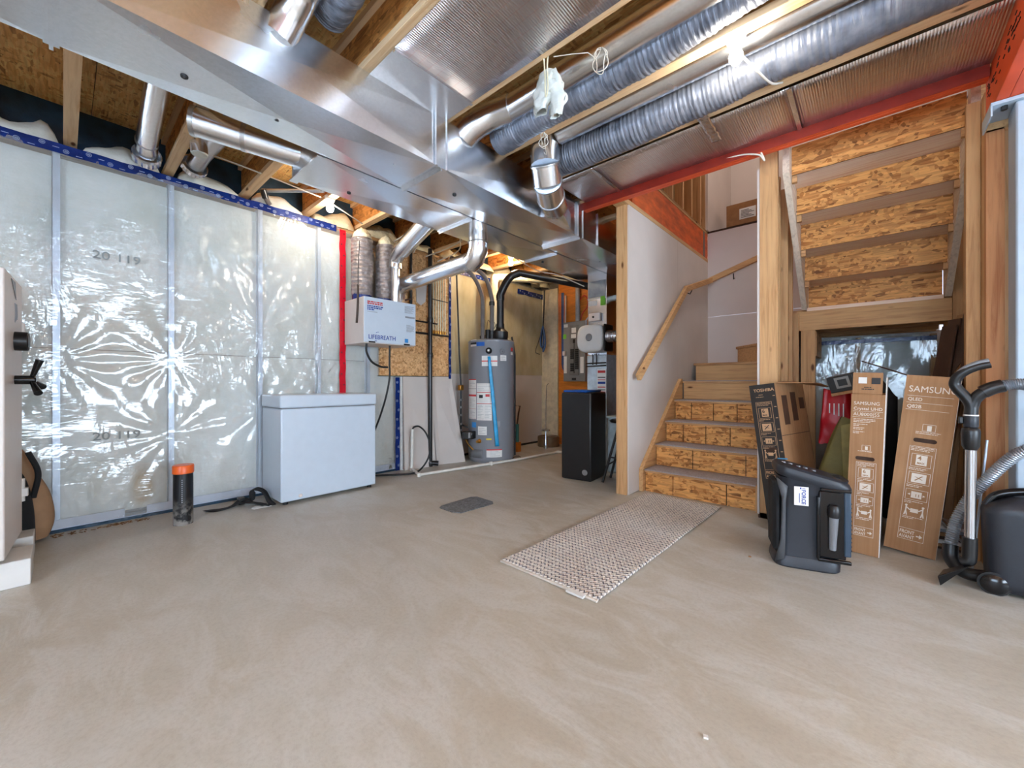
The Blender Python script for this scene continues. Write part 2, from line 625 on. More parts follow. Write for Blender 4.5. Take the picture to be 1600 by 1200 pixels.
# ================================================================ STRUCTURE
# ---- floor
fl = struct('floor', B(-4.6, 3.7, -3.3, 6.3, -.12, 0), 'concrete', smooth=0)
pl = MB()
pts = [(-2.56, 2.0), (-2.40, 1.995), (-2.335, 2.03), (-2.315, 2.36), (-2.36, 2.40), (-2.56, 2.41), (-2.60, 2.37), (-2.59, 2.04)]
pl.prism(pts, .0005, .006)
tag(pl.build('drain_cover', plain('speckled_grey_plate', L(120, 124, 128), .45, metal=.4, var=.25, scale=60), fl, smooth=0), 'grey speckled metal cover plate let into the slab')

# ---- left insulated wall
XW = -4.05
wl = sroot('wall_left')
B(-4.35, -4.22, -3.3, 6.3, 0, 2.62).build('foundation', plain('grey_foundation', L(150, 148, 144), .9), wl)
studs = [-3.03, -2.43, -1.83, -1.23, -.63, -.03, .56, 1.17, 1.68, 2.20]
edges = [-3.3] + studs + [2.56]
stain = NT('water_stained_glass_wool')
n1 = stain.noise(stain.tc, 3.2, 5)
cc = stain.ramp(n1, [(.25, L(206, 210, 198)), (.5, L(230, 232, 226)), (.75, L(240, 240, 236))])
g = stain.n('ShaderNodeTexGradient', gradient_type='SPHERICAL')
stain.l(stain.mp((11, 11, 4.6), src=stain.tc, loc=(4.06 * 11, -.40 * 11, -.21 * 4.6)), g.inputs[0])
cc = stain.mix(stain.val(stain.math('MULTIPLY', g.outputs[0], stain.math('ADD', n1, .6)), [(.05, 0), (.55, .75)]), cc, L(186, 150, 92))
stain.set(col=cc, rough=.95, spec=.1).bump(n1, .03)
for i in range(len(edges) - 1):
    for (z0, z1) in ((.06, 1.23), (1.235, 2.52)):
        y0, y1 = edges[i] + .018, edges[i + 1] - .018

        def f(u, v, y0=y0, y1=y1, z0=z0, z1=z1, i=i):
            y = y0 + (y1 - y0) * u
            z = z0 + (z1 - z0) * v
            e = min(1, 7 * min(u, 1 - u)) ** .5 * min(1, 14 * min(v, 1 - v)) ** .5
            b = .030 * e + .018 * e * noise.noise((y * 3, z * 2.2, i + z0)) + .006 * noise.noise((y * 11, z * 9, 3))
            return (-4.095 + b, y, z)
        m = MB().grid(f, 10, 18)
        m.build('insulation_batt', stain.m if (i == 6 and z0 < 1) else 'batt', wl, smooth=180)
for y in studs:
    m = B(-4.052, -4.046, y - .019, y + .019, .05, 2.54)
    m.box(-4.15, -4.046, y - .019, y - .015, .05, 2.54)
    m.box(-4.047, -4.043, y - .004, y + .004, .05, 2.54)
    m.build('wall_stud', 'steelstud', wl)
m = B(-4.15, -4.044, -3.3, 2.56, .02, .024)
m.box(-4.046, -4.040, -3.3, .30, .022, .085)
m.box(-4.046, -4.040, .42, 2.56, .022, .085)
tag(m.build('bottom_track', plain('pale_blue_track', L(196, 204, 222), .45, var=.03), wl), 'pale blue-grey bottom track with a gap below the stain')
B(-4.16, -4.03, -3.3, 2.56, .0, .02).build('sill_gasket', 'membrane', wl)
B(-4.2, -4.07, -3.3, 3.3, 2.56, 2.60).build('top_plate', 'lum_y', wl)


def sheet(x, y0, y1, z0, z1, nu, nv, amp, knots=()):
    def f(u, v):
        y = y0 + (y1 - y0) * u
        z = z0 + (z1 - z0) * v
        d = amp * noise.noise((y * 2.1, z * 1.1, 7)) + amp * .5 * noise.noise((y * 7, z * 3, 2))
        d += amp * .25 * noise.noise((y * 17 + z * 9, z * 8 - y * 5, 5))
        for ky, kz in knots:
            r = math.hypot(y - ky, z - kz)
            if r < .7:
                a = math.atan2(z - kz, y - ky)
                w = (1 - r / .7) * min(1, r * 8)
                d += .0048 * w * math.sin(a * 13 + 2 * noise.noise((a, ky, 1)))
        return (x + d, y, z)
    return MB().grid(f, nu, nv)


kn = [(.56, 1.17), (-.03, 1.16), (1.17, .75), (.56, .6), (1.68, 1.0), (1.68, .7), (1.17, 1.45)]
vb = sheet(-4.022, -3.3, 2.56, .03, 2.55, 300, 150, .010, kn).build('vapour_barrier', 'poly', wl, smooth=180)
tag(vb, 'clear wrinkled plastic sheet over the insulation')
# stamped numbers on the sheet
for z in (1.865, .60):
    m = MB().text('20 119', .078, XT(-4.004, .135, z), .0006, sx=1.15)
    tag(m.build('printed_number', 'stamp', wl, smooth=0), 'faint stamped number 20 119')


def tape(y0, y1, z0, z1, x, m, marks=True, wv=.004, parent=None, name='seam_tape', label=None):
    """a strip of seam tape on an X = x plane, wrinkled, running along Y or Z"""
    vert = (z1 - z0) > (y1 - y0)

    def f(u, v):
        y = y0 + (y1 - y0) * u
        z = z0 + (z1 - z0) * v
        s = z if vert else y
        w = wv * noise.noise((s * 9, 1, 1))
        if vert: y += w * 2
        else: z += w * 2
        return (x + .004 * noise.noise((y * 22, z * 22, 3)) + .003, y, z)
    n = int(max(y1 - y0, z1 - z0) * 34) + 4
    t = MB().grid(f, 3 if vert else n, n if vert else 3).build(name, m, parent, smooth=180)
    if label: tag(t, label)
    if marks:
        mk = MB()
        L_ = (z1 - z0) if vert else (y1 - y0)
        q = .06
        i = 0
        while q < L_ - .03:
            off = .3 if i % 2 else .68
            y = y0 + (y1 - y0) * off if vert else y0 + q
            z = z0 + q if vert else z0 + (z1 - z0) * off
            if m == 'bluetape':
                pr = [(math.cos(a * PI / 6), math.sin(a * PI / 6)) for a in range(12)]
                for r0, r1 in ((.0145, .0115), (.008, .006)):
                    vs = [(x + .009, y + c * r0, z + s_ * r0) for c, s_ in pr] + [(x + .009, y + c * r1, z + s_ * r1) for c, s_ in pr]
                    mk.add(vs, [(j, (j + 1) % 12, 12 + (j + 1) % 12, 12 + j) for j in range(12)])
                mk.box(x + .008, x + .009, y - .007, y + .007, z - .002, z + .002)
                if not vert:
                    mk.box(x + .008, x + .009, y + .045, y + .075, z - .012, z - .008)
            else:
                mk.cyl((x + .006, y, z), (x + .009, y, z), .008, seg=8)
            q += .105 if m == 'bluetape' else .11
            i += 1
        mk.build('tape_marks', 'tapemark' if m == 'bluetape' else plain('dark_red_mark', L(110, 8, 24), .4), t, smooth=0)
    return t


tape(-3.3, 1.84, 2.525, 2.590, -4.022, 'bluetape', parent=wl, label='blue seam tape along the top of the vapour barrier')
tape(1.87, 1.935, .7, 2.56, -4.018, 'redtape', parent=wl, label='red seam tape running down the wall')
tape(2.515, 2.57, 0.0, 1.06, -4.02, 'bluetape', parent=wl, label='blue seam tape beside the leaning gypsum')
tape(3.262, 3.30, 1.05, 2.44, -3.99, 'bluetape', parent=wl, label='blue seam tape at the right edge of the strand board')

# bulging insulation over the top plate, in each joist bay
JY = [-3.1 + .5225 * i for i in range(18)]       # joist centre lines
for i in range(len(JY) - 1):
    y0, y1 = JY[i] + .04, JY[i + 1] - .04

    def f(u, v, y0=y0, y1=y1, i=i):
        e = min(1, 5 * min(u, 1 - u)) ** .5
        h = .20 * e * (.8 + .6 * noise.noise((y0 * 7, u * 3, 1)))
        a = v * PI / 2
        return (-4.22 + .18 * math.cos(a) * (.75 + .25 * e) + .02 * noise.noise((u * 5, v * 4, i)), y0 + (y1 - y0) * u, 2.59 + h * math.sin(a))
    MB().grid(f, 14, 8).build('rim_insulation', 'cream' if i > 8 else 'batt', wl, smooth=180)
tag(B(-4.28, -4.24, -3.3, 6.3, 2.6, 2.95).build('rim_board', 'membrane', wl), 'rim board wrapped in dark blue membrane')

# strand board and studs behind the water manifold
tag(B(-4.03, -4.00, 2.31, 3.265, 1.08, 2.55).build('strand_board', 'osb_pale', wl, smooth=0), 'pale strand board backing panel')
B(-4.032, -3.998, 2.30, 3.27, 1.072, 1.08).build('board_edge', plain('dark_green_edge', L(52, 60, 40), .7), wl)
# leaning gypsum offcuts under the board
m = MB()
m.add([(-3.96, 2.60, 0), (-3.90, 2.99, 0), (-3.99, 2.99, 1.07), (-4.0, 2.60, 1.07), (-3.975, 2.60, 0), (-3.915, 2.99, 0), (-4.005, 2.99, 1.07), (-4.015, 2.60, 1.07)],
      [(0, 1, 2, 3), (7, 6, 5, 4), (0, 4, 5, 1), (1, 5, 6, 2), (2, 6, 7, 3), (3, 7, 4, 0)])
lg = m.build('gypsum_panel', 'gyp', wl, smooth=0)
m = MB()
m.add([(-3.93, 3.03, 0), (-3.83, 3.40, 0), (-3.99, 3.30, 1.075), (-4.0, 2.98, 1.075), (-3.945, 3.03, 0), (-3.845, 3.40, 0), (-4.003, 3.30, 1.075), (-4.013, 2.98, 1.075)],
      [(0, 1, 2, 3), (7, 6, 5, 4), (0, 4, 5, 1), (1, 5, 6, 2), (2, 6, 7, 3), (3, 7, 4, 0)])
m.build('gypsum_panel', 'gyp', wl, smooth=0)
B(-4.2, -4.02, 2.58, 3.3, .0, 1.07).build('lower_board', 'gypedge', wl)
# jog and the recessed far stretch
B(-4.22, -4.0, 3.27, 3.31, 0, 2.6).build('corner_stud', 'lum_z', wl)
XB = -4.16
for (y0, y1) in ((3.33, 3.88), (3.92, 4.48), (4.52, 5.02), (5.06, 5.42)):
    def f(u, v, y0=y0, y1=y1):
        e = min(1, 7 * min(u, 1 - u)) ** .5
        y = y0 + (y1 - y0) * u
        z = 1.15 + 1.38 * v
        return (XB - .05 + .035 * e + .02 * e * noise.noise((y * 3, z * 2, 9)), y, z)
    MB().grid(f, 10, 16).build('insulation_batt', 'cream', wl, smooth=180)
for y in (3.9, 4.5, 5.04):
    B(XB - .02, XB + .004, y - .018, y + .018, 1.1, 2.55).build('wall_stud', 'steelstud', wl)
for (y0, y1) in ((3.32, 4.3), (4.31, 5.4)):
    B(XB - .01, XB + .01, y0, y1, .03, 1.14).build('lower_gypsum', 'gyp', wl, smooth=0)
B(XB - .02, XB + .012, 3.32, 5.4, 0, .028).build('sill_gasket', 'void', wl)
sheet(XB + .022, 3.32, 5.4, 1.12, 2.54, 70, 50, .008).build('vapour_barrier', 'poly_cream', wl, smooth=180)
tape(3.36, 4.25, 2.46, 2.52, XB + .03, 'bluetape', parent=wl, label='blue seam tape above the water heater')
tape(4.75, 5.4, 2.40, 2.48, XB + .03, 'bluetape', parent=wl, label='dark blue seam tape in the far corner')

# ---- far wall behind the electrical panel
YB = 5.42
wb = sroot('wall_back')
B(-4.35, -1.6, YB + .06, YB + .12, 0, 2.95).build('backing', plain('grey_backing', L(120, 112, 104), .9), wb)
B(-4.15, -3.82, YB - .02, YB + .0, .0, 2.55).build('gypsum_panel', plain('warm_gypsum', L(206, 190, 160), .8), wb)
x = -3.81
for i in range(4):
    B(x + .002, x + .55, YB - .012, YB + .012, .0, 2.62).build('plywood_panel', 'wood_orange', wb, smooth=0)
    x += .55

# ---- ceiling: strand-board subfloor with I-joists
ce = sroot('ceiling')
op = (-1.6, .50, 3.44, 5.66)
x = -4.3
sx = [-4.3, -3.08, -1.86, -1.6, -.64, .50, .58, 1.8, 3.02, 3.7]
rows = [(-3.3, -2.3), (-2.3, .14), (.14, 2.58), (2.58, 3.44), (3.44, 5.66), (5.66, 6.3)]
for ry0, ry1 in rows:
    for a, b in zip(sx, sx[1:]):
        if ry0 >= 3.43 and a >= -1.61 and b <= .51 and ry1 < 5.7:
            continue
        B(a + .002, b - .002, ry0 + .002, ry1 - .002, 2.95, 2.972).build('subfloor_panel', 'osb_ceiling', ce, smooth=0)


for (a, b, c_, d) in ((-4.3, 3.7, -3.3, 3.44), (-4.3, -1.6, 3.44, 6.3), (.50, 3.7, 3.44, 6.3), (-1.6, .5, 5.66, 6.3)):  # added dark slabs that stop sky light leaking through the panel gaps
    B(a, b, c_, d, 2.9735, 2.984).build('subfloor_light_block', 'darkcard', ce)


def joist(y, x0, x1, cls='joist'):
    w = B(x0, x1, y - .005, y + .005, 2.688, 2.915).build('joist', 'osb_dark', ce, smooth=0)
    for z0, z1 in ((2.65, 2.688), (2.912, 2.95)):
        B(x0, x1, y - .033, y + .033, z0, z1).build('flange', 'flange', w, bevel=.002)


for y in JY:
    if y > 6.2: continue
    if y < 3.3:
        joist(y, -4.24, 3.65)
    elif y < 5.7:
        joist(y, -4.24, -1.75)
        joist(y, .62, 3.65)
    else:
        joist(y, -4.24, 3.65)
# lumber lengths lying over the duct between joists
for y, x0 in ((1.64, -1.98), (3.16, -1.98)):
    pass

# foil-panned bays
def pan(y0, y1, x0, x1, segs, lab):
    xs = [x0] + segs + [x1]
    first = None
    for a, b in zip(xs, xs[1:]):
        def f(u, v, a=a, b=b):
            s = min(1, 12 * min(u, 1 - u)) * min(1, 8 * min(v, 1 - v))
            return (a + (b - a) * u, y0 + (y1 - y0) * v, 2.647 - .006 * s * (1 + .6 * noise.noise((a + u * 2, v * 2, 4))))
        o = MB().grid(f, 20, 8).build('foil_panning', 'foil', ce, smooth=180, solid=.003)
        tag(o, lab)
    m = MB()
    for q in segs:
        m.box(q - .012, q + .012, y0, y1, 2.634, 2.640)
    if segs:
        m.build('panning_seam', 'foiltape', ce)


pan(1.085, 1.60, -1.74, 3.6, [.4, 1.9], 'wide dark foil sheet under the joists beside the trunk duct')
pan(2.70, 3.182, -1.94, 3.6, [-1.595, -.34, .9], 'coppery foil sheet along the orange header beam')
B(-1.985, -1.74, 1.085, 1.60, 2.640, 2.647).build('panning_plate', 'galv', ce)
B(-1.755, -1.735, 1.085, 1.60, 2.628, 2.642).build('panning_seam', 'galv', ce)
# silver tape patch
def f(u, v):
    return (-.80 + .06 * u + .012 * noise.noise((v * 9, 2, 2)), 2.60 + .34 * v, 2.628 + .006 * noise.noise((u * 6, v * 20, 1)))
tag(MB().grid(f, 5, 24).build('tape_patch', 'foiltape', ce, smooth=180, solid=.002), 'crinkled silver tape patch')

# ---- orange steel beams
t = thing('header_beam', 'orange stained header beam with dark red face spanning in front of stairs', 'beam', (-.75, 3.31, 2.585))
B(-1.975, .46, 3.183, 3.187, 2.583, 2.86).build('face_board', plain('deep_red_stain', L(142, 36, 20), .5, var=.1), t)
B(-1.975, .46, 3.1875, 3.219, 2.582, 2.86).build('beam_ply', 'orange', t, bevel=.002)
B(-1.975, .46, 3.2195, 3.252, 2.581, 2.86).build('beam_ply', 'orange', t, bevel=.002)
t = thing('wooden_beam', 'bright orange built-up beam overhead at the right edge with nail marks', 'beam', (.56, .5, 2.4))
for x0, x1 in ((.465, .51), (.5105, .555), (.5555, .60), (.6005, .645)):
    B(x0, x1, -3.0, 3.32, 2.405, 2.645).build('beam_ply', 'orange', t, bevel=.002)
m = MB()
random.seed(3)
for i in range(70):
    y = random.uniform(1.9, 3.25); z = random.choice((2.5, 2.53, 2.56)) + random.uniform(-.02, .02)
    m.box(.462, .4645, y, y + .03, z, z + .004, None)
m.build('nail_marks', 'ink', t, smooth=0)
t = thing('post_cap', 'pale blue steel plate with bolts between the orange beam and the post', 'bracket', (.56, 3.2, 2.37))
B(.45, .70, 3.10, 3.31, 2.385, 2.403).build('plate', 'steel_blue', t, bevel=.002)
B(.45, .456, 3.10, 3.31, 2.335, 2.385).build('lip', 'steel_blue', t)
for x, y in ((.50, 3.14), (.66, 3.14)):
    MB().cyl((x, y, 2.385), (x, y, 2.365), .012, seg=6).build('bolt', 'rubber', t)
t = thing('steel_post', 'blue-grey painted square steel post at the right edge', 'post', (.6, 3.2, 0))
B(.533, .68, 3.12, 3.27, 0.01, 2.385).build('shaft', 'steel_blue', t, bevel=.008)
B(.50, .70, 3.10, 3.29, 0, .012).build('base_plate', 'steel_blue', t)

# ---- right side of the storage bay: stud wall
wr = sroot('wall_storage_side')
for (x0, x1, y0, y1, mm) in ((.462, .528, 3.30, 3.34, 'lum_zo'), (.405, .461, 3.42, 3.46, 'lum_z'), (.462, .55, 3.34, 3.42, 'lum_z'), (.425, .465, 3.62, 3.66, 'lum_z'), (.465, .555, 3.46, 3.50, 'lum_z'), (.465, .555, 4.0, 4.04, 'lum_z'), (.465, .555, 4.5, 4.58, 'lum_z'), (.465, .555, 5.0, 5.04, 'lum_z')):
    B(x0, x1, y0, y1, 0, 2.58 if y0 > 3.32 else 2.35).build('wall_stud', mm, wr, bevel=.002)
B(.465, .555, 3.3, 5.5, 2.34, 2.40).build('top_plate', 'lum_y', wr)
B(.557, .57, 3.34, 5.5, 0, 2.6).build('gypsum_panel', 'gyp', wr)
m = MB().prism([(3.45, 2.56), (3.72, 2.56), (3.95, 1.70), (3.60, 1.78), (3.50, 2.2)], .466, .478, 'yz')
tag(m.build('torn_gypsum', 'gypedge', wr, smooth=0), 'torn piece of gypsum board beside the stair stringer')

B(.4655, .4665, 3.50, 3.52, 1.50, 1.95).build('blue_paper_edge', 'bluelid', wr)

# ---- far wall of the storage bay under the landing
wu = sroot('wall_storage_back')
B(-.62, .60, 5.52, 5.60, 0, 1.5).build('backing', 'gypedge', wu)
for x0, x1 in ((-.60, -.12), (-.07, .42)):
    def f(u, v, x0=x0, x1=x1):
        e = min(1, 6 * min(u, 1 - u)) ** .5
        return (x0 + (x1 - x0) * u, 5.50 - .05 * e - .03 * e * noise.noise((x0 + u * 2, v * 3, 3)), .03 + 1.42 * v)
    MB().grid(f, 12, 20).build('insulation_batt', 'batt', wu, smooth=180)
B(-.115, -.075, 5.43, 5.47, 0, 1.46).build('wall_stud', 'lum_z', wu)
B(.42, .46, 5.40, 5.5, 0, 1.46).build('wall_stud', 'lum_z', wu)
def f(u, v):
    x = -.62 + 1.08 * u; z = .02 + 1.44 * v
    return (x, 5.40 + .012 * noise.noise((x * 5, z * 3, 1)), z)
MB().grid(f, 40, 50).build('vapour_barrier', 'poly', wu, smooth=180)
B(-.62, .46, 5.385, 5.40, 1.40, 1.44).build('seam_tape', 'bluetape', wu)

# ---- stair partition walls
wsl = sroot('wall_stair_left')
B(-1.712, -1.613, 3.33, 3.37, 0, 2.66).build('end_stud', 'lum_z', wsl, bevel=.002)
for y in (3.75, 4.15, 4.55, 4.95, 5.35):
    B(-1.712, -1.613, y, y + .04, 0, 2.58).build('wall_stud', 'lum_z', wsl)
B(-1.712, -1.62, 3.37, 5.66, 0, .04).build('bottom_plate', 'lum_y', wsl)
for y0, y1 in ((3.345, 4.55), (4.553, 5.66)):
    B(-1.611, -1.598, y0, y1, .005, 2.58).build('gypsum_panel', 'gyp', wsl, smooth=0)
B(-1.71, -1.597, 3.26, 5.66, 2.582, 2.622).build('top_plate', 'lum_y', wsl)
for y0, y1 in ((3.42, 4.16), (4.163, 5.655)):
    B(-1.66, -1.602, y0, y1, 2.624, 2.945).build('rim_board', 'rimorange', wsl, smooth=0)
B(-1.71, -1.60, 3.42, 5.66, 2.95, 2.99).build('floor_plate', 'lum_y', wsl)
for y in (4.42, 4.75, 5.05, 5.38, 5.58):
    B(-1.70, -1.61, y, y + .04, 2.99, 5.2).build('wall_stud', 'lum_z', wsl)
B(-1.76, -1.72, 3.42, 5.7, 2.95, 5.2).build('upper_board', plain('brown_back_of_board', L(150, 112, 62), .8), wsl)

wsr = sroot('wall_stair_right')
B(-.612, -.50, 3.44, 3.49, 0, 2.70).build('end_stud', 'lum_z', wsr, bevel=.002)
for y, x1 in ((3.66, -.515), (3.92, -.50), (4.18, -.50), (4.44, -.485)):
    B(-.612, x1, y, y + .04, 0, 2.58 if y < 4.2 else 1.63).build('wall_stud', 'lum_z', wsr, bevel=.002)
B(-.62, -.50, 3.44, 4.5, .0, .04).build('bottom_plate', 'darkcard', wsr)
B(-.626, -.613, 3.43, 4.52, .03, 2.58).build('gypsum_panel', 'gyp', wsr, smooth=0)
B(-.626, -.5, 4.5, 5.6, .03, 1.60).build('lower_board', 'gyp', wsr, smooth=0)
B(-.406, -.366, 4.46, 4.5, 0, 1.47).build('wall_stud', 'lum_z', wsr)
B(-.47, -.406, 4.46, 4.50, 0, 1.47).build('wall_stud', 'lum_z', wsr)
B(-.42, -.36, 4.5, 5.0, 1.24, 1.46).build('landing_blocking', 'lum_y', wsr)

# back wall of the stairwell, ledge and upper storey
wst = sroot('wall_stair_back')
for (x0, x1, z0, z1) in ((-1.6, .5, 0, 1.86), (-1.6, .5, 1.863, 2.96)):
    B(x0, x1, 5.66, 5.675, z0, z1).build('gypsum_panel', 'taupe', wst, smooth=0)
B(-1.75, .62, 5.66, 7.0, 2.96, 2.985).build('upper_floor', 'darkcard', wst)
B(-1.75, .75, 6.75, 6.8, 2.98, 5.25).build('upper_wall', 'taupe', wst)
B(-1.62, -1.58, 5.60, 6.75, 2.99, 5.2).build('upper_side_wall', 'taupe', wst)
B(.56, .62, 2.4, 6.8, 2.98, 5.25).build('upper_side_wall', 'taupe', wst)
B(-2.0, .8, 2.3, 2.35, 2.98, 5.25).build('upper_wall', 'taupe', wst)
B(-2.1, .8, 2.3, 6.85, 5.25, 5.3).build('upper_ceiling', 'gyp', wst)

# ---- rest of the basement behind and to the right of the camera
w = sroot('wall_rear')
for x0, x1, z0, z1 in ((-4.35, -.8, 0, 2.95), (2.0, 3.7, 0, 2.95), (-.8, 2.0, 0, .6), (-.8, 2.0, 2.3, 2.95)):
    B(x0, x1, -3.32, -3.25, z0, z1).build('wall_board', 'gyp', w)
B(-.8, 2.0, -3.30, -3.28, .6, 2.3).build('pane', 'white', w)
w = sroot('wall_right')
for y0, y1, z0, z1 in ((-3.3, -1.1, 0, 2.95), (2.3, 6.3, 0, 2.95), (-1.1, 2.3, 0, .55), (-1.1, 2.3, 2.25, 2.95)):
    B(3.66, 3.72, y0, y1, z0, z1).build('wall_board', 'gyp', w)
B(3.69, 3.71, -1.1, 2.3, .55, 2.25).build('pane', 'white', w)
w = sroot('wall_front_right')
B(.72, 3.7, 3.4, 3.45, 0, 2.65).build('wall_board', 'gyp', w)

# ================================================================ DUCTWORK
ZB = 2.335


def duct_section(t, x0, x1, y0, y1, z0, z1, dirs='bsn', dep=.016):
    """rectangular duct section with cross-broken faces"""
    m = MB()
    cx, cy, cz = (x0 + x1) / 2, (y0 + y1) / 2, (z0 + z1) / 2
    V = [(x, y, z) for z in (z0, z1) for y in (y0, y1) for x in (x0, x1)]
    V += [(cx, cy, z0 - dep), (x1 + dep * .6, cy, cz), (x0 - dep * .6, cy, cz)]
    F = [(0, 1, 8), (1, 3, 8), (3, 2, 8), (2, 0, 8), (1, 5, 9), (5, 7, 9), (7, 3, 9), (3, 1, 9), (0, 10, 4), (4, 10, 6), (6, 10, 2), (2, 10, 0), (4, 6, 7, 5), (0, 4, 5, 1), (2, 3, 7, 6)]
    m.add(V, F)
    o = m.build('duct_section', 'galv', t, smooth=0)
    return o


t = thing('trunk_duct', 'long galvanized main trunk duct running away under the joists', 'duct', (-2.19, 1.5, ZB))
ys = [-3.2, -1.62, -.03, 1.56, 3.15, 4.72]
for a, b in zip(ys, ys[1:]):
    duct_section(t, -2.40, -1.985, a + .002, b - .002, ZB, 2.645)
for y in ys[1:-1]:
    m = B(-2.405, -1.978, y - .022, y + .022, ZB - .008, ZB - .001)
    m.box(-2.405, -1.978, y - .006, y + .006, ZB - .026, ZB - .006)
    m.build('slip_joint', 'galv', t)
    m = B(-1.984, -1.974, y - .045, y + .045, ZB - .01, 2.645)
    m.box(-1.976, -1.962, y - .05, y - .035, ZB - .01, 2.645)
    m.box(-1.976, -1.966, y + .035, y + .045, ZB - .01, 2.645)
    m.build('standing_seam', 'galv', t)
m = B(-1.984, -1.97, 3.46, 3.475, ZB, 2.645)
m.build('standing_seam', 'galv', t)
for x, y in ((-2.217, .351), (-2.228, .719), (-2.192, 1.844), (-2.2, 3.9)):
    MB().lathe((x, y, ZB - .007), [(.004, -.010), (.007, -.010), (.008, -.006), (.013, -.006), (.015, 0), (.015, .004)], 16).build('plug', 'rubber', t)

t = thing('branch_duct', 'galvanized branch duct running alongside the left of the main trunk', 'duct', (-2.63, 2.6, ZB))
ys = [1.04, 2.22, 3.40, 4.9]
for a, b in zip(ys, ys[1:]):
    duct_section(t, -2.84, -2.412, a + .002, b - .002, ZB, 2.645, dep=.014)
for y in ys[1:-1]:
    m = B(-2.845, -2.41, y - .02, y + .02, ZB - .007, ZB - .001)
    m.box(-2.845, -2.41, y - .004, y + .004, ZB - .018, ZB - .006)
    m.build('slip_joint', 'galv', t)
m = B(-2.85, -2.41, 1.02, 1.04, ZB - .004, 2.645)
m.build('end_cap', 'galv_dull', t)
m = B(-2.855, -2.835, 1.01, 1.04, ZB - .008, 2.645)
m.box(-2.85, -2.41, .99, 1.04, ZB - .01, ZB - .003)
m.build('drive_cleat', 'galv', t)
for x, y in ((-2.72, 1.333), (-2.70, 3.53)):
    MB().lathe((x, y, ZB - .007), [(.004, -.008), (.012, -.006), (.014, 0), (.014, .004)], 14).build('plug', 'rubber', t)


def pipe(name, label, pts, r, crimp=0, seams=(), mat_='galv', group=None, smooth=0, cap=False, cat='pipe'):
    loc = pts[0]
    t = thing(name, label, cat, loc, group=group)
    MB().tube(pts, r, 24, smooth=smooth).build('pipe_body', mat_, t)
    m = MB()
    P = [Vector(p) for p in pts]
    tot = sum((P[i + 1] - P[i]).length for i in range(len(P) - 1))
    for s in seams:
        d = s * tot
        for i in range(len(P) - 1):
            ln = (P[i + 1] - P[i]).length
            if d <= ln:
                c = P[i].lerp(P[i + 1], d / ln)
                dr = (P[i + 1] - P[i]).normalized()
                m.cyl(c - dr * .012, c + dr * .012, r + .003, seg=24)
                break
            d -= ln
    if seams: m.build('seam_band', 'galv_dull', t)
    if crimp:
        n = 40
        a, b = P[-1], P[-1] + (P[-1] - P[-2]).normalized() * crimp
        u = (b - a).normalized().orthogonal()
        w = (b - a).normalized().cross(u)
        vs = []
        for q, k_ in ((a, 1.0), (a.lerp(b, .25), 1.06), (a.lerp(b, .35), 1), (b, 1)):
            for j in range(n):
                an = 2 * PI * j / n
                rr = r * k_ * (1.0 if j % 2 else (.93 if k_ == 1.0 and q != a else 1))
                vs.append(q + (u * math.cos(an) + w * math.sin(an)) * rr)
        mm = MB()
        mm.add(vs, [(i * n + j, i * n + (j + 1) % n, (i + 1) * n + (j + 1) % n, (i + 1) * n + j) for i in range(3) for j in range(n)] + [tuple(3 * n + j for j in range(n))])
        mm.build('crimped_end', 'galv', t, smooth=20)
    return t


pipe('duct_pipe', 'galvanized round pipe dropping to a crimped end above the wall tape', [(-2.45, .35, 2.80), (-3.85, .40, 2.72), (-3.95, .41, 2.68)], .062, crimp=.07, seams=(.93,))
t = pipe('duct_pipe', 'galvanized round pipe with an open near end entering the branch duct', [(-3.04, .52, 2.575), (-2.80, 1.06, 2.50)], .082, seams=(.45,))
MB().lathe((-3.04, .52, 2.575), [(.086, -.004), (.086, .02), (.08, .02)], 28, axis=(.24, .54, -.075)).build('end_ring', 'galv_dull', t)
pipe('duct_pipe', 'small galvanized pipe stub between joists behind the open pipe', [(-3.05, .80, 2.80), (-3.75, .70, 2.72), (-3.88, .68, 2.68)], .06, crimp=.05, mat_='galv_dull')
t = thing('vent_stub', 'short foil-wrapped vent stub hanging below the open pipe', 'pipe', (-3.5, .62, 2.6))
MB().tube([(-3.45, .62, 2.72), (-3.46, .63, 2.585)], .05, 20).build('foil_wrap', 'foiltape', t)
MB().lathe((-3.46, .63, 2.575), [(.045, 0), (.048, .02)], 20).build('insulation_plug', 'batt', t)

# heat recovery supply pipes
t = thing('elbow_duct', 'galvanized elbow and pipe falling from the branch duct to the ventilator', 'duct', (-2.57, 2.4, 2.3))
MB().lathe((-2.56, 2.42, 2.205), [(.082, 0), (.082, .135)], 28).build('collar', 'galv', t)
MB().tube([(-2.56, 2.42, 2.225), (-2.56, 2.42, 2.16), (-2.60, 2.42, 2.09), (-2.66, 2.42, 2.06)], .086, 24).build('elbow', 'galv', t)
MB().tube([(-2.63, 2.42, 2.085), (-3.72, 2.44, 2.055)], .078, 24).build('pipe_body', 'galv', t)
MB().lathe((-2.56, 2.42, 2.215), [(.088, 0), (.091, .006), (.088, .012)], 28).build('bead', 'galv_dull', t)
MB().tube([(-3.70, 2.44, 2.055), (-3.80, 2.43, 2.02), (-3.84, 2.43, 1.93), (-3.84, 2.43, 1.83)], .078, 24, smooth=5).build('lower_elbow', 'galv', t)
t = thing('riser_duct', 'galvanized pipe rising from the ventilator and bending to the branch duct', 'duct', (-3.70, 2.18, 1.83))
MB().tube([(-3.66, 2.29, 1.832), (-3.66, 2.29, 2.19)], .044, 24).build('pipe_body', 'galv', t)
MB().tube([(-3.66, 2.29, 2.18), (-3.655, 2.29, 2.25), (-3.60, 2.28, 2.30), (-3.46, 2.26, 2.34)], .066, 24, smooth=5).build('elbow', 'galv', t)
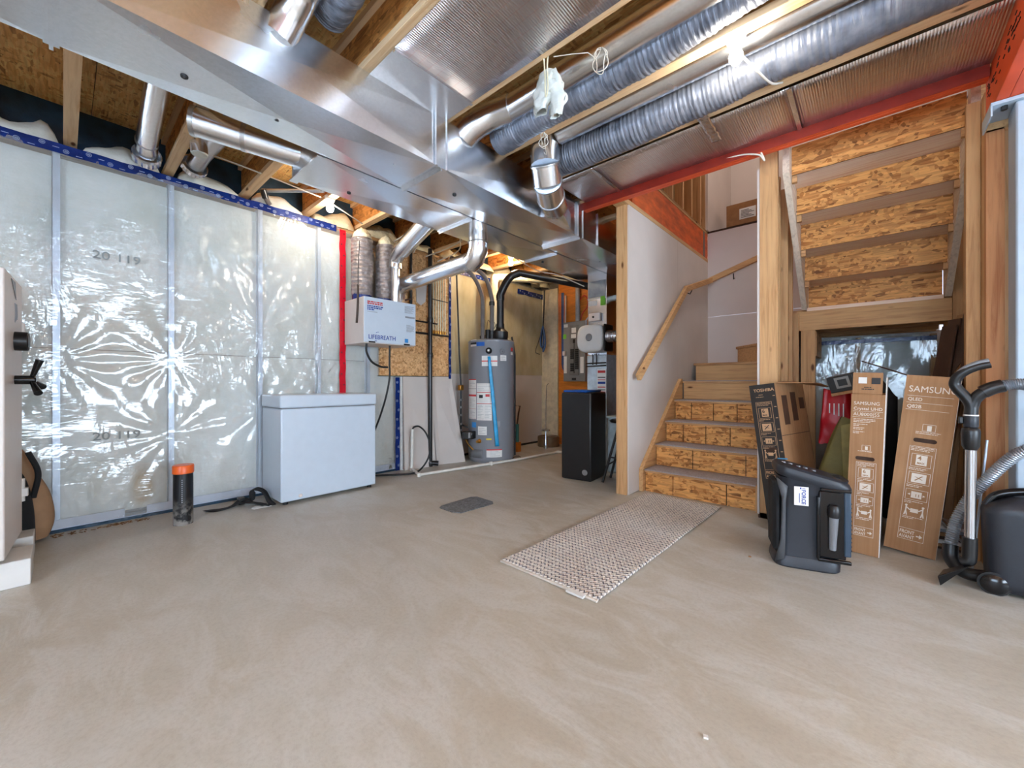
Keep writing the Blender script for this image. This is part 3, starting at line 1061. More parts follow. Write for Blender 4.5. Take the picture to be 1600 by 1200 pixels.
MB().tube([(-3.50, 2.265, 2.33), (-2.845, 2.17, 2.475)], .082, 24).build('upper_pipe', 'galv', t)

# flexible insulated risers
def flex_riser(label, x, y, r, ztop, lean):
    t = thing('flexible_duct', label, 'duct', (x, y, 1.835), group='insulated flexible ducts above the ventilator')

    def f(u, v):
        a = 2 * PI * u
        z = 1.87 + (ztop - 1.87) * v
        rr = r * (1 + .035 * math.sin(z * 150) + .10 * noise.noise((math.cos(a) * 1.6, math.sin(a) * 1.6 + x, z * 5)))
        if v < .06: rr *= .8 + 3.3 * v
        return (x + lean * v + rr * math.cos(a), y + rr * math.sin(a), z)
    MB().grid(f, 28, 90).build('jacket', 'flex_z', t, smooth=180)

    def g(u, v):
        a = 2 * PI * u
        rr = r * .86 * math.cos(v * PI / 2) * (1 + .2 * noise.noise((math.cos(a) * 3, math.sin(a) * 3, v * 3 + y)))
        return (x + lean + rr * math.cos(a), y + rr * math.sin(a), ztop - .02 + .13 * math.sin(v * PI / 2) + .02 * noise.noise((math.cos(a) * 4, math.sin(a) * 4, v * 5)))
    MB().grid(g, 24, 8).build('insulation_tuft', 'cream', t, smooth=180)

    def h(u, v):
        a = 2 * PI * u
        rr = r * (.90 + .07 * noise.noise((math.cos(a) * 5, math.sin(a) * 5, v * 2)))
        return (x + rr * math.cos(a), y + rr * math.sin(a), 1.832 + .06 * v)
    MB().grid(h, 24, 3).build('collar_tape', 'bluetape', t, smooth=180)
    return t


flex_riser('left grey insulated flexible duct rising from the ventilator, nearest the red tape', -3.86, 2.03, .105, 2.46, .0)
flex_riser('right grey insulated flexible duct rising from the ventilator, next to galvanized pipe', -3.86, 2.285, .100, 2.44, .03)

# pipes and flex ducts in the bays right of the trunk
t = thing('elbow_duct', 'galvanized pipe with elbow in the first open joist bay right of trunk', 'duct', (-1.95, 1.82, 2.7))
MB().tube([(-1.72, 1.90, 2.745), (1.2, 1.90, 2.745)], .075, 24).build('pipe_body', 'galv', t)
MB().tube([(-2.02, 1.78, 2.63), (-1.95, 1.80, 2.68), (-1.84, 1.86, 2.735), (-1.70, 1.90, 2.745)], .083, 24, smooth=3).build('elbow', 'galv', t)
t = thing('elbow_duct', 'galvanized jointed elbow dropping from the second bay into the trunk side', 'duct', (-1.85, 2.5, 2.5))
MB().tube([(-1.62, 2.31, 2.745), (1.4, 2.31, 2.745)], .075, 24).build('pipe_body', 'galv', t)
MB().lathe((-1.72, 2.28, 2.62), [(.092, -.02), (.095, 0), (.092, .02), (.088, .1)], 28).build('collar', 'galv', t)
eps = [(-1.72, 2.27, 2.66), (-1.72, 2.28, 2.55), (-1.75, 2.35, 2.455), (-1.81, 2.47, 2.41), (-1.87, 2.60, 2.40)]
for a, b in zip(eps, eps[1:]):
    d = (Vector(b) - Vector(a))
    MB().tube([Vector(a) - d * .06, Vector(b) + d * .06], .102, 28).build('elbow_gore', 'galv', t)
m = MB()
for p, q in zip(eps[1:-1], eps[2:]):
    d = (Vector(q) - Vector(p)).normalized() * .006
    m.tube([Vector(p) - d, Vector(p) + d], .108, 28)
m.build('bead', 'galv_dull', t)
m = MB().add([(-1.99, 2.64, 2.36), (-1.99, 3.02, 2.36), (-1.99, 3.02, 2.50), (-1.99, 2.64, 2.52), (-1.78, 2.52, 2.34), (-1.84, 2.70, 2.34), (-1.85, 2.70, 2.48), (-1.79, 2.52, 2.49)],
             [(4, 5, 6, 7), (0, 4, 7, 3), (5, 1, 2, 6), (7, 6, 2, 3), (0, 1, 5, 4), (0, 3, 2, 1)])
m.build('boot', 'galv', t, smooth=0)
MB().lathe((-1.755, 2.44, 2.36), [(.010, -.004), (.012, .01)], 12, axis=(.6, -.7, -.1)).build('plug', 'rubber', t)


def flex_run(label, pts, r, seed):
    t = thing('flexible_duct', label, 'duct', pts[0], group='insulated flexible ducts between the joists')
    P = [Vector(p) for p in pts]
    m = MB()
    m.tube(P, r, 22, smooth=110, rf=lambda s: 1 + .014 * math.sin(s * 700) * (1 + noise.noise((s * 30, seed, 8))) + .12 * noise.noise((s * 9, seed, 0)) + .04 * noise.noise((s * 70, seed, 3)))
    m.build('jacket', 'flex_x', t, smooth=180)
    return t


flex_run('dark grey insulated flexible duct sagging beside the first galvanized pipe', [(-1.93, 2.02, 2.68), (-1.5, 2.03, 2.70), (-.9, 2.03, 2.71), (-.3, 2.0, 2.735), (.6, 2.02, 2.74), (1.6, 2.0, 2.76)], .088, 1.3)
flex_run('big grey insulated flexible duct bulging below the joists toward the bulb', [(-1.75, 2.48, 2.66), (-1.3, 2.49, 2.66), (-.7, 2.50, 2.69), (-.2, 2.49, 2.705), (.5, 2.49, 2.70), (1.5, 2.48, 2.73)], .108, 4.1)
flex_run('short dark flexible duct lying over the trunk at the top of the picture', [(-1.96, .86, 2.80), (-1.6, .84, 2.78), (-1.0, .84, 2.78)], .085, 7.7)
pipe('duct_pipe', 'galvanized pipe with taped elbow above the trunk at top of picture', [(-2.02, .66, 2.58), (-1.94, .70, 2.70), (-1.75, .72, 2.78), (-.9, .72, 2.78)], .07, seams=(.3,), smooth=4)

# hanging insulation scrap
t = thing('insulation_scrap', 'white torn glass wool scrap hanging from the ceiling cables', 'insulation', (-1.25, 1.68, 2.6))
for k_, (x, y, w_, h_, sd) in enumerate(((-1.275, 1.68, .085, .20, 1), (-1.215, 1.69, .065, .25, 5))):
    def f(u, v, x=x, y=y, w_=w_, h_=h_, sd=sd):
        a = 2 * PI * u
        tp = (.75 + .65 * math.sin(min(1, v * 1.2) * PI * .8) - .9 * max(0, v - .8)) * (1 + .7 * noise.noise((math.cos(a) * 2, math.sin(a) * 2 + sd, v * 5)))
        return (x + w_ * .5 * tp * math.cos(a) + .02 * math.sin(v * 4 + sd), y + w_ * .28 * tp * math.sin(a), 2.62 - h_ * v + .015 * noise.noise((a, v * 9, sd)))
    MB().grid(f, 18, 22).build('wool_tuft', 'batt', t, smooth=180)


def cable(name, label, pts, r, m, smooth=6, cat='cable', group=None):
    mb = MB().tube(pts, r, 8, smooth=smooth)
    o = mb.build(name, m, at=Vector(pts[0]))
    return tag(o, label, cat, group)


cable('cable', 'yellowish cable looped over the white insulation scrap', [(-1.24, 1.63, 2.67), (-1.24, 1.64, 2.58), (-1.235, 1.64, 2.46), (-1.225, 1.645, 2.50), (-1.225, 1.64, 2.60), (-1.22, 1.64, 2.67)], .004, M['cream'])
def coil(cx, cy, cz, r, n, sd):
    return [(cx + r * math.cos(a * .7) * (.55 + .1 * math.sin(a)), cy + .012 * math.sin(a * 1.7), cz + r * math.sin(a * .7)) for a in [i * .45 for i in range(n)]]
cable('cable', 'coiled white wire hanging in front of first galvanized pipe', coil(-1.00, 1.78, 2.60, .06, 50, 1) + [(-1.06, 1.76, 2.66), (-1.20, 1.66, 2.655)], .0022, 'cable', 2)
cable('cable', 'small coil of white wire tied around the elbow collar', coil(-1.56, 2.05, 2.55, .045, 46, 2) + [(-1.62, 2.16, 2.53), (-1.68, 2.2, 2.60)], .0022, 'cable', 2)
cable('cable', 'bundled cables lying in the bay beside the dark flexible duct', [(-1.9, 2.11, 2.66), (-1.7, 2.105, 2.665), (-1.45, 2.10, 2.66), (-1.2, 2.10, 2.68), (-.7, 2.12, 2.70)], .006, M['cream'])
cable('cable', 'white cable looping over the orange beam onto the right post', [(-.80, 3.19, 2.62), (-.66, 3.185, 2.60), (-.57, 3.19, 2.565), (-.545, 3.22, 2.53), (-.56, 3.20, 2.58), (-.59, 3.195, 2.64)], .006, 'cable')
cable('cable', 'white cable dropping from the ceiling bulb across the big flexible duct', [(-.485, 2.20, 2.62), (-.43, 2.33, 2.58), (-.39, 2.48, 2.575), (-.36, 2.62, 2.64)], .006, 'cable')
cable('cable', 'white cable strung through the left joists toward the bulb', [(-3.65, .54, 2.70), (-3.6, 1.02, 2.66), (-3.62, 1.52, 2.64)], .006, 'cable')
cable('cable', 'white cable running from the left bulb to the flexible duct', [(-3.62, 1.60, 2.62), (-3.66, 1.8, 2.58), (-3.72, 1.96, 2.56)], .006, 'cable')
cable('cable', 'long white cable sagging from the trunk duct to the furnace', [(-3.3, 3.75, 2.55), (-3.1, 3.95, 2.40), (-2.9, 4.1, 2.34), (-2.66, 4.33, 2.2)], .007, 'cable')
for i in range(7):
    random.seed(20 + i)
    y = 2.35 + i * .17
    cable('cable', ['white cable crossing the open bay above the ventilator, first from left', 'white cable crossing above the ventilator, second from left', 'white cable crossing above the ventilator, third from left',
                    'white cable slanting above the strand board, fourth from left', 'white cable slanting above the strand board, fifth from left', 'white cable slanting toward the elbow duct, sixth from left', 'white cable slanting toward the elbow duct, seventh from left'][i],
          [(-3.92, y, 2.4 + .1 * random.random()), (-3.7, y + random.uniform(-.1, .2), 2.6), (-3.3, y + random.uniform(-.2, .2), 2.66), (-2.9, y + random.uniform(-.1, .1), 2.7)], .007, 'cable', group='cables above the ventilator')

t = thing('metal_conduit', 'pair of thin silver conduits crossing the joist bay above the wall', 'conduit', (-3.9, 1.3, 2.7), group=None)
for dy in (0, .03):
    MB().tube([(-4.0, 1.17 + dy, 2.70), (-3.62, 1.52 + dy, 2.70)], .011, 10).build('conduit_tube', 'galv_dull', t)
t = thing('hanging_pipe', 'short dark pipe end with brown sleeve hanging above the wall tape', 'pipe', (-4.03, 1.22, 2.6))
MB().tube([(-3.98, 1.17, 2.70), (-4.01, 1.20, 2.64)], .026, 14).build('pipe_end', 'abs', t)
MB().tube([(-4.01, 1.20, 2.645), (-4.03, 1.24, 2.60)], .021, 14).build('sleeve', 'foam', t)

# bulbs
def bulb(label, x, y, z, m, group='bare ceiling bulbs'):
    t = thing('ceiling_bulb', label, 'bulb', (x, y, z), group=group)
    MB().lathe((x, y, z + .055), [(.045, .05), (.045, .03), (.03, .0), (.02, -.01)], 20).build('socket', 'white_matte', t)
    MB().lathe((x, y, z), [(.0, -.034), (.018, -.029), (.029, -.014), (.031, .004), (.024, .026), (.014, .046), (.013, .055)], 20).build('bulb_glass', m, t)


bulb('glowing bare bulb on the left joists, above the left flexible duct', -3.62, 1.60, 2.565, 'bulb')
bulb('glowing bare bulb at the top, above the big flexible duct', -.485, 2.17, 2.575, 'bulb')
bulb('warm glowing bare bulb over the water heater', -3.53, 3.93, 2.575, 'bulb_warm')
for i, (x, y) in enumerate(((1.6, .4), (-1.0, -1.6), (2.2, -1.8), (-3.2, -2.2), (.9, -.55))):  # unseen bulbs added to fill the room and joist bays with light
    bulb(['added unseen bare bulb on the joists right of the camera', 'added unseen bare bulb on the joists behind the camera', 'added unseen bare bulb near the rear right corner', 'added unseen bare bulb near the rear left corner', 'added unseen bare bulb just behind and right of the camera'][i], x, y + .02, 2.575, 'bulb')
t = thing('added_ceiling_lamp', 'added unseen round lamp on the upper stairwell ceiling', 'lamp', (-.6, 5.2, 5.24))  # unseen lamp added to light the upper stairwell
k = NT('lamp_diffuser'); k.set(em=(1, .90, .80, 1), es=34); M['lampglow'] = k.m
MB().lathe((-.6, 5.2, 5.20), [(.14, 0), (.16, .02), (.16, .049)], 28).build('diffuser', 'lampglow', t)

# ================================================================ STAIRS
t = thing('staircase', 'lower stair flight with strand-board risers and grey covered treads', 'staircase', (-1.1, 4.1, 0))
YN = [3.57 + .255 * i for i in range(6)]
marks = [[-1.302, -.872], [-1.215, -.786], [-1.386, -1.176, -.965], [-1.389, -1.178, -.964], []]
for i in range(5):
    z1 = .205 * (i + 1)
    z0 = .205 * i
    xs = [-1.555] + marks[i] + [-.632]
    for a, b in zip(xs, xs[1:]):
        B(a + .0035, b - .0035, YN[i] + .022, YN[i] + .036, z0 + .001, z1 - .029).build('riser', 'osb' if i < 4 else 'lum_x', t, smooth=0)
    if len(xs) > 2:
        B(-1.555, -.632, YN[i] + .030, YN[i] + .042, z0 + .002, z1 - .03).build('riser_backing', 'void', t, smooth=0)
    y1 = YN[i + 1] + .03 if i < 4 else 5.05
    tr = B(-1.558, -.630, YN[i], y1, z1 - .028, z1 - .006).build('tread', 'plyedge', t, bevel=.004)
    def f(u, v, i=i, y1=y1, z1=z1):
        x = -1.557 + .926 * u
        return (x, YN[i] - .002 + (y1 - YN[i]) * v, z1 - .002 + .0015 * noise.noise((x * 8, v * 4, i)) - (.006 if v < .02 else 0))
    MB().grid(f, 30, 10).build('tread_cover', 'carpet', tr, smooth=180, solid=.004)
m = MB().prism([(3.55, 0), (3.55, .205), (4.565, 1.045), (4.60, 1.045), (4.60, 0)], -1.597, -1.559, 'yz')
m.build('stringer', 'lum_y', t, bevel=.003)
m = MB().prism([(3.55, 0), (3.55, .205), (4.565, 1.045), (4.60, 1.045), (4.60, 0)], -.629, -.6275, 'yz')
m.build('stringer', 'lum_y', t)
B(-.66, -.632, 3.55, 3.588, 0, .205).build('stringer_block', 'lum_z', t)
# winders
B(-1.55, -.63, 5.022, 5.045, 1.026, 1.202).build('riser', 'lum_x', t, smooth=0)
B(-1.57, -.63, 5.0, 5.66, 1.204, 1.230).build('tread', 'plyedge', t, bevel=.003)
m = MB().prism([(-1.20, 5.45), (-.84, 5.0), (-.82, 5.02), (-1.18, 5.47)], 1.231, 1.407, 'xy')
m.build('riser', 'lum_x', t, smooth=0)
m = MB().prism([(-1.22, 5.45), (-.85, 4.985), (-.63, 4.985), (-.63, 5.65), (-1.22, 5.65)], 1.409, 1.435, 'xy')
m.build('tread', 'plyedge', t, smooth=0)

# handrail
t = thing('handrail', 'sloping wooden handrail on black brackets along the stair walls', 'handrail', (-1.54, 4.0, 1.5))
MB().bar((-1.535, 3.40, 1.045), (-1.535, 4.66, 2.06), .038, .064).build('rail', 'lum_y', t, bevel=.003)
MB().bar((-1.535, 4.65, 2.05), (-1.535, 5.60, 2.33), .038, .064).build('rail', 'lum_y', t, bevel=.003)
MB().bar((-1.55, 5.595, 2.33), (-.55, 5.595, 2.66), .038, .064).build('rail', 'lum_x', t, bevel=.003)
for p in ((-1.6, 3.62, 1.16), (-1.6, 4.2, 1.63), (-1.6, 4.85, 2.05)):
    MB().tube([p, (-1.56, p[1], p[2] - .02), (-1.54, p[1], p[2] + .02)], .006, 8).build('bracket', 'rubber', t)
MB().tube([(-1.28, 5.66, 2.32), (-1.28, 5.61, 2.30), (-1.28, 5.6, 2.37)], .006, 8).build('bracket', 'rubber', t)

# upper flight seen from below
t = thing('upper_staircase', 'underside of the upper stair flight with strand-board risers and notched stringers', 'staircase', (0, 4.0, 1.9))
SY = [4.585 - .264 * i for i in range(8)]
SZ = [1.68 + .205 * i for i in range(9)]
for i in range(5):
    y = SY[i]
    B(-.425, .42, y - .012, y, SZ[i] + .0, SZ[i + 1] - .002).build('riser', 'osb', t, smooth=0)
    if i < 4:
        B(-.44, .435, SY[i + 1] - .01, y + .02, SZ[i + 1], SZ[i + 1] + .022).build('tread', 'ply', t, smooth=0)
for x0, x1, mm in ((-.468, -.428, 'lum_pale'), (.424, .462, 'lum_pale')):
    poly = []
    for i in range(5):
        poly += [(SY[i] - .013, SZ[i]), (SY[i] - .013, SZ[i + 1] - .001)]
    poly += [(3.425, SZ[5] - .001), (3.425, SZ[4] - .01), (SY[0] - .085, SZ[0] - .02)]
    m = MB()
    # saw-tooth pieces as one plank outline
    m.prism(poly, x0, x1, 'yz')
    m.build('stringer', mm, t, smooth=0)
for i in range(4):
    for x0, x1 in ((-.426, -.396), (.40, .424)):
        B(x0, x1, SY[i + 1] + .0, SY[i + 1] + .03, SZ[i + 1] + -.05, SZ[i + 1] - .001).build('cleat', 'plyedge', t)
t = thing('landing_beam', 'knotty pale lumber beam carrying the stair landing above storage bay', 'beam', (0, 4.52, 1.47))
B(-.505, .462, 4.48, 4.52, 1.472, 1.645).build('front_ply', 'lum_x', t, bevel=.002)
B(-.505, .462, 4.522, 4.56, 1.472, 1.645).build('rear_ply', 'lum_x', t)
t = thing('stair_landing', 'plywood stair landing on joists above the storage bay', 'landing', (0, 5.0, 1.6))
B(-.62, .46, 4.56, 5.64, 1.648, 1.670).build('deck', 'plyedge', t)
B(-.43, .42, 4.50, 4.585, 1.648, 1.678).build('front_strip', 'ply', t)
for y in (4.9, 5.3, 5.48):
    B(-.505, .462, y, y + .04, 1.49, 1.647).build('joist', 'lum_x', t)
t = thing('cardboard_box', 'brown cardboard box with white label on the upper stair ledge', 'box', (-1.15, 6.1, 2.985))
B(-1.445, -.85, 5.95, 6.3, 2.986, 3.37).build('carton', plain('brown_kraft_board', L(150, 104, 62), .7), t)
m = B(-1.29, -1.10, 5.947, 5.949, 3.15, 3.29).build('paper_label', 'label', t)
m2 = MB()
for i in range(6):
    m2.box(-1.27, -1.12 - .03 * (i % 3), 5.945, 5.947, 3.17 + i * .018, 3.176 + i * .018)
m2.build('printing', 'ink', t, smooth=0)

# ================================================================ APPLIANCES ON THE LEFT
t = thing('chest_freezer', 'white chest freezer standing against the insulated wall', 'freezer', (-3.78, 1.59, 0), (0, 0, 0))
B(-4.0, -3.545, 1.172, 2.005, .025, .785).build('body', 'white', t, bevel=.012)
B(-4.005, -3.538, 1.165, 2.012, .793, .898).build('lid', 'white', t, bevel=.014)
B(-3.99, -3.555, 1.185, 1.995, .778, .80).build('seal', 'greyplast', t)
for x, y in ((-3.95, 1.22), (-3.95, 1.96), (-3.59, 1.22), (-3.59, 1.96)):
    MB().cyl((x, y, 0), (x, y, .03), .02, seg=14).build('foot', 'rubber', t)
MB().lathe((-3.545, 1.32, .06), [(.014, 0), (.016, .004), (.010, .010)], 14, axis=(1, 0, 0)).build('drain_plug', 'offwhite', t)

t = thing('strap', 'black nylon strap lying crumpled on floor beside the freezer', 'strap', (-3.75, .95, 0))
def ribbon(pts, w, mname, parent=None, name='webbing', th=.003, n=10, **kw):
    P = [Vector(p) for p in pts]
    Q = []
    for i in range(len(P) - 1):
        p0 = P[i - 1] if i else P[0]
        p3 = P[i + 2] if i + 2 < len(P) else P[-1]
        for j in range(n):
            s = j / n
            Q.append(.5 * ((2 * P[i]) + (P[i + 1] - p0) * s + (2 * p0 - 5 * P[i] + 4 * P[i + 1] - p3) * s * s + (3 * P[i] - p0 - 3 * P[i + 1] + p3) * s ** 3))
    Q.append(P[-1])
    vs = []
    for i, q in enumerate(Q):
        d = (Q[min(i + 1, len(Q) - 1)] - Q[max(i - 1, 0)]).normalized()
        sd = d.cross(Vector((0, 0, 1)))
        sd = sd.normalized() if sd.length > .15 else Vector((0, 1, 0))
        tw = .5 * noise.noise((i * .1, w * 30, 2))
        sd = (sd + Vector((0, 0, tw))).normalized()
        vs += [q - sd * w / 2, q + sd * w / 2]
    m = MB().add(vs, [(2 * i, 2 * i + 1, 2 * i + 3, 2 * i + 2) for i in range(len(Q) - 1)])
    return m.build(name, mname, parent, smooth=180, solid=th, **kw)
ribbon([(-3.84, .73, .012), (-3.79, .80, .008), (-3.78, .90, .02), (-3.83, .98, .05), (-3.82, 1.04, .03), (-3.84, 1.06, .11), (-3.76, 1.11, .10), (-3.68, 1.13, .03), (-3.62, 1.14, .008)], .045, 'blackmatte', t)
ribbon([(-3.86, .98, .03), (-3.76, 1.0, .035), (-3.70, 1.06, .02), (-3.62, 1.12, .01)], .045, 'blackmatte', t)
B(-3.88, -3.82, .95, 1.0, .005, .06).build('buckle', 'black', t, bevel=.008)
m = MB().grid(lambda u, v: (-3.66 + .05 * v, .99 + .13 * u + .01 * v, .004 + .012 * abs(math.sin(u * 5)) * (1 - v)), 10, 4)
tag(m.build('paper_scrap', 'label', at=Vector((-3.64, 1.05, 0)), solid=.001), 'small white paper scrap on the floor beside the strap', 'paper')

t = thing('capped_pipe', 'short black pipe stub with orange cap rising from floor slab', 'pipe', (-3.64, .57, 0))
pm_ = NT('splashed_black_pipe')
n1 = pm_.noise(pm_.mp((1, 1, 1)), 26, 4)
sp = pm_.n('ShaderNodeSeparateXYZ'); pm_.l(pm_.tc, sp.inputs[0])
hz = pm_.val(pm_.math('MULTIPLY', sp.outputs[2], 3.2), [(.1, 1), (.62, 0)])
pm_.set(col=pm_.mix(pm_.math('MULTIPLY', hz, pm_.val(n1, [(.42, 0), (.55, .9)])), L(22, 24, 28), L(150, 146, 140)), rough=.35)
M['splash'] = pm_.m
MB().lathe((-3.64, .57, 0), [(.057, 0), (.057, .38)], 32).build('pipe_body', 'splash', t)
MB().lathe((-3.64, .57, .36), [(.062, 0), (.062, .052), (.058, .058)], 32).build('cap', 'orangeplate', t, bevel=.002)
m = MB()
for i in range(12):
    m.box(-.003, .003, -.059, -.0575, .16 + i * .014, .168 + i * .014, Matrix.Translation((-3.64, .57, 0)) @ Matrix.Rotation(R(75), 4, 'Z'))
m.build('printed_lettering', 'inkgrey', t, smooth=0)

# safe
RS = (0, 0, R(-3.1))
t = thing('gun_safe', 'tall white steel safe with black dial and spoked handle at left edge', 'safe', (-3.35, -.17, .13), RS)
def LB(*a): return MB().box(*a)
LB(-.29, .28, -.56, -.028, 0, 1.44).build('body', 'white_matte', t, bevel=.008, local=True)
LB(-.275, .27, -.026, 0, .02, 1.42).build('door', 'offwhite', t, bevel=.006, local=True)
for z in (.19, 1.08):
    m = MB().cyl((-.283, -.005, z), (-.283, -.005, z + .13), .016, seg=12)
    m.build('hinge', 'white_matte', t, local=True)
    LB(-.30, -.262, -.012, .022, z + .03, z + .075).build('hinge_block', 'white_matte', t, local=True)
MB().lathe((-.02, 0, 1.09), [(.05, 0), (.05, .045), (.043, .05)], 24, axis=(0, 1, 0)).build('dial', 'black', t, local=True)
hd = MB().lathe((-.02, 0, .885), [(.024, 0), (.024, .07), (.02, .075)], 20, axis=(0, 1, 0)).build('handle_hub', 'blackgloss', t, local=True)
for a in (80, 200, -40):
    d = Vector((math.cos(R(a)), .30, math.sin(R(a))))
    MB().tube([Vector((-.02, .055, .885)), Vector((-.02, .055, .885)) + d * .11], 1, 12, rf=lambda s: .009 + .008 * s).build('spoke', 'blackgloss', hd, local=True)
m = MB().add([(-.02, .001, 1.40), (.10, .001, 1.40), (-.05, .001, 1.31), (-.02, .003, 1.40), (.10, .003, 1.40), (-.05, .003, 1.31)], [(0, 1, 2), (5, 4, 3), (0, 3, 4, 1), (1, 4, 5, 2), (2, 5, 3, 0)])
m.build('corner_emblem', 'greyplast', t, local=True)
m = MB()
for i in range(3):
    m.tube([(-.02 - i * .03, .001, 1.19 + i * .01), (-.03 - i * .03, .001, 1.24), (-.015 - i * .03, .001, 1.29)], .0022, 6, smooth=4)
m.build('door_script', 'inkgrey', t, local=True)
for x0, x1, yy, lab in ((-.02, .24, .065, 'white painted wooden block under the near side of the safe'), (-.38, -.20, .06, 'white painted wooden block under the far side of the safe')):
    m = MB().box(x0 - 3.35, x1 - 3.35, -.70, -.17 + yy, 0, .129)
    tag(m.build('support_block', 'white_matte', at=Vector((x0 - 3.35 + .1, -.4, 0)), bevel=.004), lab, 'block', 'blocks under the safe')
t = thing('backpack', 'black and tan bag slumped on the floor behind the safe', 'bag', (-3.93, -.16, 0))
def f(u, v):
    a = 2 * PI * u
    h = .02 + .60 * v
    r = (1 - v ** 2.2) ** .5 if v < 1 else 0
    return (-3.93 + .085 * r * math.cos(a), -.21 + (.15 + .03 * math.sin(v * 5)) * r * math.sin(a) + .01 * noise.noise((a, v * 4, 2)), h)
MB().grid(f, 28, 20).build('tan_panel', 'tan', t, smooth=180)
def f(u, v):
    a = 2 * PI * u
    h = .02 + .50 * v
    r = (1 - v ** 2.6) ** .5 if v < 1 else 0
    return (-3.80 + .06 * r * math.cos(a), -.225 + .115 * r * math.sin(a), h)
MB().grid(f, 28, 20).build('black_panel', 'blackmatte', t, smooth=180)
MB().tube([(-3.80, -.12, .30), (-3.79, -.10, .45), (-3.80, -.14, .58)], .014, 10, smooth=6).build('strap_loop', 'blackmatte', t)

# ventilator
t = thing('heat_recovery_ventilator', 'white LIFEBREATH ventilator box hung on the wall', 'ventilator', (-3.8, 2.2, 1.385))
B(-4.0, -3.615, 1.915, 2.495, 1.385, 1.83).build('cabinet', 'offwhite', t, bevel=.006)
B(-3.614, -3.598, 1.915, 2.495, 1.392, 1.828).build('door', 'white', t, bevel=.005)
for y in (1.96, 2.35):
    B(-3.598, -3.588, y, y + .065, 1.388, 1.402).build('latch', 'black', t)
x = -3.5965
MB().text('LIFEBREATH', .060, XT(x, 1.955, 1.425), .0004, sx=.93).build('brand_lettering', 'inkblue', t, smooth=0)
m = MB()
for q, (a, b) in enumerate(((2.036, 1.487), (2.052, 1.492), (2.022, 1.408), (2.036, 1.404))):
    m.box(x, x + .001, a, a + .011, b, b + .006)
m.build('brand_mark', 'inkblue', t, smooth=0)


def lines(x, y0, z0, widths, h, gap, mname, parent, seed=1, axis='x'):
    """rows of tiny unreadable print, word by word"""
    random.seed(seed)
    m = MB()
    z = z0
    for w in widths:
        y = y0
        while y < y0 + w:
            ln = random.uniform(.6, 2.4) * h
            e = min(y + ln, y0 + w)
            if axis == 'x': m.box(x, x + .0008, y, e, z - h, z)
            else: m.box(y, e, x - .0008, x, z - h, z)
            y = e + h * .45
        z -= gap
    return m.build('small_print', mname, parent, smooth=0)


lines(x, 1.945, 1.790, (.165, .160), .013, .018, 'inkred', t, 2)
lines(x, 1.945, 1.748, (.165, .155, .075), .012, .017, 'inkblue', t, 3)
lines(x, 1.945, 1.690, (.105,), .006, .010, 'inkgrey', t, 4)
lines(x, 2.36, 1.795, (.11, .10, .11, .09, .11, .08, .1), .005, .011, 'inkgrey', t, 5)
lines(x, 2.38, 1.60, (.05, .09, .09, .09, .08, .09, .06), .005, .011, 'inkgrey', t, 6)
B(x, x + .001, 2.365, 2.48, 1.672, 1.69).build('label_bar', 'inkgrey', t)
B(x, x + .0015, 2.36, 2.40, 1.415, 1.455).build('energy_sticker', plain('sky_blue_sticker', L(60, 150, 220), .5), t)
ribbon([(-3.70, 1.905, 1.95), (-3.70, 1.903, 1.80), (-3.705, 1.900, 1.68), (-3.715, 1.898, 1.58)], .022, plain('brown_strap', L(70, 56, 48), .6), name='hanging_strap', parent=t)
MB().tube([(-3.70, 1.905, 1.95), (-3.71, 1.91, 2.1), (-3.70, 1.92, 2.38)], .004, 8).build('strap_cord', 'black', t)

# hoses
def hose(name, label, pts, r, m, cat='hose', smooth=8):
    return tag(MB().tube(pts, r, 10, smooth=smooth).build(name, m, at=Vector(pts[0])), label, cat)


hose('drain_hose', 'black drain hose curving down from the ventilator behind the freezer', [(-3.72, 2.26, 1.384), (-3.74, 2.27, 1.2), (-3.74, 2.27, 1.05), (-3.76, 2.24, .85), (-3.80, 2.20, .66), (-3.86, 2.16, .48), (-3.90, 2.10, .30)], .010, 'rubber')
hose('drain_hose', 'short black hose looping under the ventilator', [(-3.70, 1.99, 1.384), (-3.71, 2.0, 1.30), (-3.72, 2.06, 1.21), (-3.73, 2.16, 1.165), (-3.735, 2.245, 1.16)], .011, 'rubber')
hose('drain_hose', 'black hose looping over the floor into the white standpipe', [(-3.97, 2.15, .012), (-3.90, 2.26, .012), (-3.78, 2.42, .012), (-3.72, 2.56, .014), (-3.74, 2.68, .05), (-3.72, 2.75, .16), (-3.72, 2.77, .30), (-3.77, 2.75, .43), (-3.84, 2.71, .50), (-3.89, 2.67, .49), (-3.90, 2.66, .45)], .010, 'rubber')
t = thing('waste_pipe', 'white plastic drain line running along floor from a standpipe', 'pipe', (-3.6, 2.6, 0))
MB().tube([(-3.895, 2.655, .47), (-3.90, 2.65, .03)], .016, 14).build('standpipe', 'pvc', t)
MB().tube([(-3.90, 2.65, .02), (-3.59, 2.53, .02)], .016, 14).build('pipe_run', 'pvc', t)
MB().tube([(-3.585, 2.52, .02), (-3.375, 3.80, .02), (-3.30, 4.66, .02)], .016, 14).build('pipe_run', 'pvc', t)
MB().tube([(-3.30, 4.66, .02), (-2.6, 4.95, .02)], .016, 14).build('pipe_run', 'pvc', t)
for p in ((-3.90, 2.65, .02), (-3.585, 2.525, .02), (-3.30, 4.66, .02), (-3.431, 3.46, .02)):
    MB().lathe((p[0], p[1], .0), [(.022, 0), (.022, .042)], 14).build('fitting', 'pvc', t, bevel=.004)
t = thing('pipe_clamp', 'small dark metal pipe clamp holding the white drain line', 'clamp', (-3.46, 3.95, 0))
